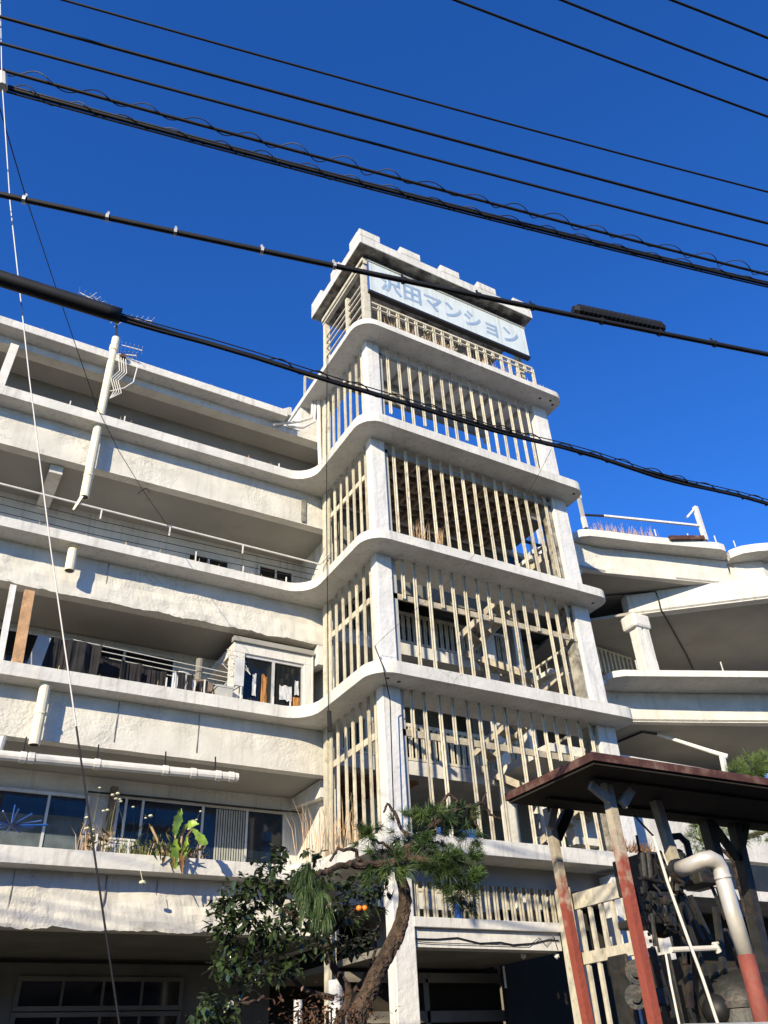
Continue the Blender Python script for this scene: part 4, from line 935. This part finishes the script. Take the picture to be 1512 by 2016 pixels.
nb = MB()
for x, y, r, dy, n in ((845, 1612, 42, 0, 30), (800, 1640, 38, 0, 26), (830, 1665, 34, -.1, 24), (870, 1635, 30, .1, 14), (735, 1635, 26, -.1, 10), (715, 1645, 18, -.1, 6), (765, 1690, 40, -.1, 28), (735, 1710, 26, -.1, 14),
                       (880, 1600, 34, .1, 20), (915, 1600, 26, .2, 12), (900, 1640, 26, .1, 10), (860, 1690, 40, -.2, 26), (905, 1715, 36, -.3, 26), (925, 1690, 22, -.2, 12), (915, 1745, 30, -.3, 24), (930, 1650, 20, .2, 8), (850, 1712, 26, -.2, 14), (880, 1730, 22, -.3, 10)):
    c = P_(x, y, dy); needles(nb, c, r/1611*8.6*1.05, int(n*.62)+1, 62, .135, .15)
for x, y, r, n in ((600, 1722, 16, 10), (605, 1750, 16, 10), (625, 1760, 18, 10), (640, 1790, 16, 8), (612, 1700, 12, 5)):
    needles(nb, P_(x, y, -.3), r/1611*8.6*.8, int(n*.7), 60, .16, 1.0, -.2)
nb.build('needles', 'needle', PT, recalc=False)
nb = MB()
for x, y, r, n in ((850, 1605, 30, 8), (905, 1735, 30, 10), (925, 1640, 20, 4), (600, 1735, 18, 5), (770, 1700, 30, 6)): needles(nb, P_(x, y, -.15), r/1611*8.6, n, 30, .17, .5)
nb.build('young_needles', 'needle2', PT, recalc=False)
nb = MB()
for x, y in ((920, 1770), (910, 1785), (895, 1690), (865, 1700)): needles(nb, P_(x, y, .1), .09, 8, 26, .14, .7)
nb.build('shaded_needles', 'needle', PT, recalc=False)

def leaf(b, p, d, L, W, curl):
    d = d.normalized(); s = d.cross(Vector((U(-.4, .4), U(-.4, .4), 1))).normalized(); n = s.cross(d)
    st = p; pts = []
    for t, wd in ((0, .03), (.25, .8), (.55, 1), (.82, .6), (1, .02)):
        c = st+d*L*t - Vector((0, 0, curl*L*t*t)); pts.append((c-s*W*wd/2+n*W*.12*wd, c, c+s*W*wd/2+n*W*.12*wd))
    vs = [[b.b.verts.new(q) for q in tr_] for tr_ in pts]
    for A, B2 in zip(vs, vs[1:]):
        for j in (0, 1): b.b.faces.new([A[j], A[j+1], B2[j+1], B2[j]])
YL = 7.9
LT = thing('fruit_tree', 'dense broadleaf tree with glossy dark leaves and two orange fruits left of the pine', 'tree', (3.9, YL, 0))
L_ = lambda x, y, dy=0: onY(x, y, YL+dy)
def leaves(m, blobs, dens, tw=None):
    b = MB()
    for x, y, rx, ry, dy in blobs:
        n = int(rx*ry*dens)
        for _ in range(n):
            a = U(0, 6.283); q = math.sqrt(U(0, 1)); px, py = x+rx*q*math.cos(a), y+ry*q*math.sin(a)
            p = onY(px, py, YL+dy+random.gauss(0, .20))
            if noise.noise(Vector((p.x*3.2, p.y*2.0, p.z*3.2))) < -.23: continue
            # leaves hang in little whorls from shared shoots
            for _ in range(5):
                d = Vector((random.gauss(0, 1), random.gauss(0, 1), random.gauss(-.15, .75)))
                leaf(b, p+Vector((U(-.03, .03), U(-.03, .03), U(-.03, .03))), d, U(.06, .115), U(.034, .054), U(-.1, .45))
    o = b.build('leaves', m, LT, smooth=True, recalc=False); return o
blobs = [(440, 1800, 26, 40, 0), (470, 1765, 34, 40, 0), (520, 1720, 36, 36, .1), (545, 1690, 20, 26, .1), (560, 1760, 44, 40, 0), (610, 1740, 36, 34, .1), (500, 1830, 60, 34, 0), (590, 1820, 50, 36, 0),
         (640, 1790, 40, 30, .1), (700, 1750, 46, 24, .1), (740, 1775, 34, 26, .1), (690, 1800, 36, 22, 0), (745, 1725, 26, 16, .1), (455, 1880, 44, 34, 0), (520, 1880, 50, 40, 0), (580, 1880, 44, 36, .1), (640, 1860, 30, 26, 0),
         (480, 1925, 40, 24, 0), (700, 1860, 30, 22, 0), (425, 1835, 20, 16, 0), (440, 1910, 24, 22, 0), (610, 1690, 20, 14, .1), (650, 1725, 26, 18, .1), (560, 1915, 30, 16, 0), (725, 1838, 24, 14, .1), (500, 1790, 30, 30, .1)]
leaves('leaf', blobs, .026)
leaves('leaf', [(420, 1975, 26, 20, -.5), (400, 2000, 24, 20, -.5), (455, 1985, 26, 18, -.5), (440, 2010, 34, 16, -.5)], .024)
for pl, a, b_ in (([Vector((4.1, YL, 0)), L_(655, 2040), L_(690, 1960), L_(668, 1925), L_(648, 1880), L_(640, 1835), L_(650, 1800)], .048, .024),
                  ([L_(648, 1880), L_(625, 1850), L_(600, 1820), L_(560, 1790), L_(520, 1750)], .024, .010),
                  ([L_(645, 1840), L_(665, 1825), L_(680, 1810), L_(710, 1780)], .024, .010),
                  ([L_(655, 1965), L_(610, 1955), L_(575, 1930), L_(540, 1920), L_(500, 1915)], .028, .010),
                  ([L_(690, 1960), L_(720, 1920), L_(740, 1870), L_(745, 1820)], .02, .008),
                  ([L_(520, 1960, -.4), L_(490, 1975, -.5), L_(450, 1990, -.5)], .014, .007)): branch(pl, a, b_, LT, 'bark2')
for x, y in ((707, 1788), (718, 1788)):
    MB().ball(L_(x, y, -.25), .031, 2, (1, 1, .9)).build('fruit', 'orange', LT, smooth=True)
# low shrub at the foot
SH = thing('nandina_shrub', 'low bronze leaved shrub at the foot of the pine trunk', 'shrub', (4.2, 7.4, 0))
b = MB()
for _ in range(420):
    px, py = random.gauss(640, 55), random.gauss(2005, 26); p = onY(px, py, 7.3+U(-.2, .2)); leaf(b, p, Vector((U(-1, 1), U(-1, 1), U(-.3, 1))), U(.04, .08), .022, .2)
b.build('leaves', 'leafr', SH, smooth=True, recalc=False)
sb = MB()
for _ in range(10): px = random.gauss(640, 40); q = onY(px, 1990, 7.3); sb.tube([Vector((q.x+U(-.1, .1), 7.3, 0)), q], .008, 5)
sb.build('stem', 'bark2', SH)
# pine on the right, behind the canopy
P2 = thing('pine_tree', 'sunlit young pine rising behind the red roofed shelter at the right edge', 'tree', tuple(Vector((onY(1450, 1700, 10).x, 10, 0))))
rt = MB(); q = onY(1450, 1700, 10); rt.tube([Vector((q.x, 10, 0)), q, onY(1478, 1540, 10)], [.14, .09, .05], 10).build('trunk', 'bark', P2)
nb = MB()
for x, y, r, n in ((1480, 1510, 26, 26), (1505, 1500, 20, 18), (1450, 1520, 18, 12), (1490, 1530, 24, 14), (1378, 1625, 16, 12), (1372, 1660, 20, 16), (1400, 1640, 22, 14), (1450, 1640, 24, 12), (1500, 1650, 20, 10), (1340, 1615, 16, 6)):
    needles(nb, onY(x, y, 10), r/1611*13, n, 34, .22, .1, .6)
nb.build('needles', 'needle2', P2, recalc=False)
for pl in ([onY(1450, 1700, 10), onY(1410, 1660, 10), onY(1370, 1650, 10)], [onY(1460, 1650, 10), onY(1500, 1640, 10), onY(1540, 1630, 10)]): branch(pl, .04, .015, P2)
# agave clump on the right of first floor band
def z780(x, y): return zm(780, 1550, 3.024, x, y)
q = onY(*z960(810, 620), 11.2)
b = MB()
for _ in range(110):
    p = Vector((q.x+U(-.28, .28), q.y+U(-.15, .15), q.z)); d = Vector((U(-1, 1), U(-1, 1), U(.3, 1.6))).normalized()*U(.12, .26); s = Vector((.012, 0, 0)); b.tri(p-s, p+s, p+d)
tag(b.build('succulent_clump', 'brownl', recalc=False), 'brown spiky succulent clump on the first floor band right of the tower', 'plant')

# ------------------------------------------------------------------ red roofed shelter
zc = 4.2
SR = thing('red_roof_shelter', 'open timber shelter with a thin rusty red roof over the machine at the lower right', 'shelter', tuple(Vector((onZ(1168, 1496, zc).x, onZ(1168, 1496, zc).y, 0))))
k0, k1, k2 = onZ(1168, 1496, zc), onZ(995, 1577, zc), onZ(1507, 1545, zc)
ux = (k2-k0).normalized(); uy = (k1-k0).normalized(); W_, D_ = 7.0, (k1-k0).length
cs = [k0, k0+ux*W_, k0+ux*W_+uy*D_, k1]
MB().prism([(c.x, c.y) for c in cs], zc, zc+.085).build('roof', 'rust', SR)
MB().prism([(c.x, c.y) for c in (k0+ux*.03+uy*.03, k0+ux*(W_-.03)+uy*.03, k0+ux*(W_-.03)+uy*(D_-.03), k1+ux*.03-uy*.03)], zc-.03, zc-.003).build('underside', 'dark', SR)  # dark sheet added to paint the shade beneath the roof
rb = MB()
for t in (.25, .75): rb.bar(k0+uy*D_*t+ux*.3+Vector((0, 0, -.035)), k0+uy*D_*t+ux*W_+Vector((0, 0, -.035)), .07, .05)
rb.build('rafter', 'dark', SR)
def post(px, py, pxb, pyb, wd=.088, redfrom=3.0, nm='post'):
    t = onZ(px, py, zc-.02); lean = onY(pxb, pyb, t.y)-t; base = t + lean*((0-t.z)/lean.z)
    s_ = t.lerp(base, (t.z-redfrom)/t.z)
    MB().bar(t, base, wd, wd).build('post', 'postpaint', SR); return t, base
tA, bA_ = post(1078, 1592, 1158, 2016, redfrom=3.35)
tB, bB_ = post(1193, 1540, 1290, 2016, .095, 3.62)
tC = onZ(1290, 1576, zc-.02); lean = onY(1325, 1690, tC.y)-tC
MB().bar(tC, tC+lean*((3.45-tC.z)/lean.z), .10).build('post', 'tan', SR)
def brace(a, b_, Y_, wd=.09): MB().bar(onY(*a, Y_), onY(*b_, Y_-.01), wd, .05, (0, 1, 0)).build('brace', 'tan', SR)
brace((1198, 1575), (1162, 1545), tB.y-.07); brace((1225, 1585), (1242, 1555), tB.y-.05, .10); brace((1082, 1630), (1093, 1582), tA.y-.06)
MB().bar(onY(1095, 1650, tA.y+.1), onY(1120, 1592, tA.y+.05), .12, .08, (0, 1, 0)).build('brace', 'dark', SR)
for (x0, y0), (x1, y1), wd in (((1385, 1600), (1440, 1800), .12), ((1440, 1600), (1520, 1960), .11), ((1400, 1620), (1452, 1690), .07), ((1470, 1610), (1455, 1690), .07)):
    MB().bar(onY(x0, y0, 7.3), onY(x1, y1, 7.3), wd*1.15).build('brace' if wd < .1 else 'post', 'engine', SR)  # posts in shadow: the near-black material paints their shade

# silver pipe with red foot
YE = 6.0
SPp = thing('bent_silver_pipe', 'thick silver pipe bent at the top with a red painted foot beside the machine', 'pipe', tuple(onY(1500, 2000, YE)))
a = [onY(1338, 1712, YE+.35), onY(1362, 1703, YE+.18), onY(1385, 1693, YE+.03), onY(1398, 1690, YE), onY(1410, 1696, YE), onY(1418, 1710, YE), onY(1422, 1725, YE), onY(1440, 1790, YE)]
foot = onY(1468, 1880, YE); low = onY(1502, 2010, YE)
MB().tube(a+[foot], .080, 20).tube([a[6], onY(1424, 1731, YE)], .086, 20).build('upper_pipe', 'silver', SPp, smooth=True)
MB().tube([foot, low, low+(low-foot).normalized()*1.6], .081, 20).build('red_foot', 'red', SPp, smooth=True)
MB().tube([onY(1340, 1714, YE+.36), onY(1332, 1716, YE+.42)], .12, 16).build('flange', 'engine', SPp)
# machine
YM = 7.0
EN = thing('old_engine', 'black oily engine block with cylinders, bowl and rods under the red roof', 'machine', tuple(Vector((onY(1310, 1900, YM).x, YM, 0))))
def P5(x, y, dy=0): return onY(x, y, YM+dy)
def zz(x, y): return zm(1180, 1560, 4.4217, x, y)
def blk(x0, y0, x1, y1, dep, m='engine', nm='block', dy=0, bv=.02):
    a_, c_ = P5(*zz(x0, y0), dy), P5(*zz(x1, y1), dy)
    return MB().box(min(a_.x, c_.x), max(a_.x, c_.x), YM+dy, YM+dy+dep, min(a_.z, c_.z), max(a_.z, c_.z)).build(nm, m, EN, bevel=bv)
blk(370, 520, 640, 860, .5); blk(440, 850, 680, 1090, .45, nm='crankcase'); blk(430, 1060, 660, 1150, .5, nm='crankcase_lip')
MB().ball(P5(*zz(540, 1160), .2), .17, 2, (1.1, 1, .75)).build('sump_bowl', 'engine', EN, smooth=True)
for x in (375, 425): MB().tube([P5(*zz(x, 530), -.05), P5(*zz(x+25, 760), -.05)], .032, 10).build('cylinder', 'engine', EN)
for x, y, r in ((370, 555, .05), (640, 480, .05), (690, 600, .06), (660, 690, .09), (600, 560, .07), (540, 560, .06), (720, 560, .05), (660, 830, .07), (500, 690, .06), (560, 640, .07)):
    MB().ball(P5(*zz(x, y), U(-.05, .1)), r, 1, (1, 1, 1.2)).build('fitting', 'engine', EN)
MB().tube([P5(*zz(680, 640), -.1), P5(*zz(650, 660), .0)], .13, 18).build('pipe_flange', 'engine', EN)
MB().tube([P5(*zz(600, 390)), P5(*zz(700, 380)), P5(*zz(760, 440)), P5(*zz(790, 560)), P5(*zz(800, 640))], .04, 10).build('intake_hose', 'black', EN, smooth=True)
MB().tube([P5(*zz(330, 760), -.1), P5(*zz(400, 745), -.1), P5(*zz(480, 770), -.1), P5(*zz(560, 790), -.05)], .022, 8).build('rocker_arm', 'engine', EN)
MB().tube([P5(*zz(545, 500), -.15), P5(*zz(590, 620), -.15), P5(*zz(625, 700), -.15), P5(*zz(610, 780), -.15)], .010, 6).build('fuel_line', 'pipew', EN)
for i in range(9): MB().bar(P5(*zz(345+i*14, 860+i*60), -.15), P5(*zz(352+i*14, 890+i*60), -.15), .022).build('chain_link', 'engine', EN)
for a_, b_ in (((690, 760), (760, 1500)), ((780, 900), (960, 1290)), ((700, 880), (900, 1290)), ((760, 1390), (790, 1880)), ((450, 1350), (640, 1960)), ((1040, 1640), (1220, 1980)), ((700, 1160), (760, 1300)), ((1010, 1000), (1130, 1900)), ((990, 1500), (1010, 1650))):
    MB().bar(P5(*zz(*a_), .1), P5(*zz(*b_), .1), .06).build('strut', 'engine', EN)
blk(880, 690, 1040, 830, .3, 'enamel', 'white_can', .2); blk(870, 680, 1060, 800, .4, 'engine', 'housing', -.05)
blk(620, 1400, 760, 2100, .6, 'engine', 'tank', .3, .08); blk(830, 1420, 1000, 2100, .6, 'engine', 'tank', .4, .08)
blk(250, 1400, 360, 2100, .3, 'engine', 'gear_case', .3, .05)
rs = random.Random(5)
for i in range(34):
    x_, y_ = rs.uniform(350, 700), rs.uniform(480, 1180); d_ = rs.uniform(-.12, .05); k_ = rs.random()
    p = P5(*zz(x_, y_), d_)
    if k_ < .4: MB().tube([p, p+Vector((rs.uniform(-.2, .2), rs.uniform(-.1, .1), rs.uniform(-.35, .35)))], rs.uniform(.010, .025), 8).build('pipe_run', 'engine', EN)
    elif k_ < .75: MB().tube([p, p+Vector((0, -.05, 0)), p+Vector((0, -.06, 0))], [rs.uniform(.03, .06)]*2+[.02], 6).build('bolt_head', 'engine', EN)
    else: MB().tube([p+Vector((.03*math.cos(a*1.3), -.02*a, -.05*a)) for a in range(7)], .008, 6).build('loose_cable', 'cable', EN)
for i in range(10):
    x_, y_ = rs.uniform(620, 1180), rs.uniform(760, 1900); p = P5(*zz(x_, y_), rs.uniform(-.1, .4))
    MB().bar(p, p+Vector((rs.uniform(-.1, .3), rs.uniform(-.1, .1), -rs.uniform(.3, .9))), rs.uniform(.02, .05)).build('strut', 'engine', EN)
for y_ in (1560, 1780): MB().tube([P5(*zz(320, y_), -.05), P5(*zz(320, y_), .05)], .11, 20).tube([P5(*zz(320, y_), -.08), P5(*zz(320, y_), .0)], .05, 14).build('pulley_wheel', 'engine', EN)
blk(440, 1700, 620, 1860, .3, 'engine', 'gear_case', 0)
MB().ball(P5(*zz(1030, 1900), .1), .16, 2).build('float', 'black', EN, smooth=True)
MB().tube([P5(*zz(620, 1372), -.25), P5(*zz(1020, 1355), -.25)], .028, 10).tube([P5(*zz(1000, 1320), -.25), P5(*zz(1040, 1390), -.25)], .035, 8).tube([P5(*zz(985, 1315), -.25), P5(*zz(1035, 1310), -.25)], .012, 6).build('water_tap', 'enamel', EN)
RD = MB().tube([P5(*zz(470, 380), -.5), P5(*zz(600, 800), -.5), P5(*zz(770, 1270), -.5), P5(*zz(900, 1620), -.5), P5(*zz(1040, 2040), -.5), P5(*zz(1200, 2600), -.5)], .016, 8).build('leaning_rod', 'enamel')
tag(RD, 'long pale rod leaning diagonally across the front of the machine', 'rod')
RD = MB().tube([P5(*zz(575, 1390), -.4), P5(*zz(620, 1650), -.4), P5(*zz(700, 2040), -.4), P5(*zz(780, 2600), -.4)], .012, 8).build('leaning_rod', 'enamel')
tag(RD, 'shorter thin pale rod dropping below the water tap', 'rod')
RP = MB().tube([P5(*zz(180, 20), -.25), P5(*zz(330, 230), .0), P5(*zz(470, 380), .2)], .012, 6).tube([P5(*zz(150, 150), -.3), P5(*zz(250, 650), -.3), P5(*zz(360, 1050), -.3)], .02, 6).build('dark_rope', 'cable')
tag(RP, 'dark rope slung from the shelter post to the machine', 'rope')
TK = thing('round_tank', 'big round dark tank standing behind the silver pipe', 'tank', (onY(1440, 1950, 7.2).x, 7.2, 0))
c = onY(1450, 1950, 7.2); c.z = 0
MB().tube([c, c+Vector((0, 0, 2.15)), c+Vector((0, 0, 2.42)), c+Vector((0, 0, 2.5))], [.55, .55, .42, .1], 28).build('shell', 'engine', TK, smooth=True)
MB().tube([c+Vector((0, 0, 2.1)), c+Vector((0, 0, 2.16))], .57, 28).build('hoop', 'engine', TK)
# low wall at the very bottom right
BW = MB().box(3.6, 30, 3.35, 3.5, 0, 1.78).build('yard_wall', 'block', bevel=.02); tag(BW, 'low grey block wall whose coping shows along the bottom right edge', 'wall')
# white vent pipes below the trees
for x, y, r, lab in ((745/3.6+380, 1900, .055, 'thin white pipe stub behind the fruit tree'), (1010/3.6+380, 1900, .095, 'thick white pipe rising behind the pine trunk')):
    q = onY(x, 1960, 11.2); top = onY(x, 1780+ (680 if r < .06 else 540)/3.6, 11.2)
    tag(MB().tube([(q.x, 11.2, 0), (q.x, 11.2, top.z)], r, 14).build('vent_pipe', 'column'), lab, 'pipe')
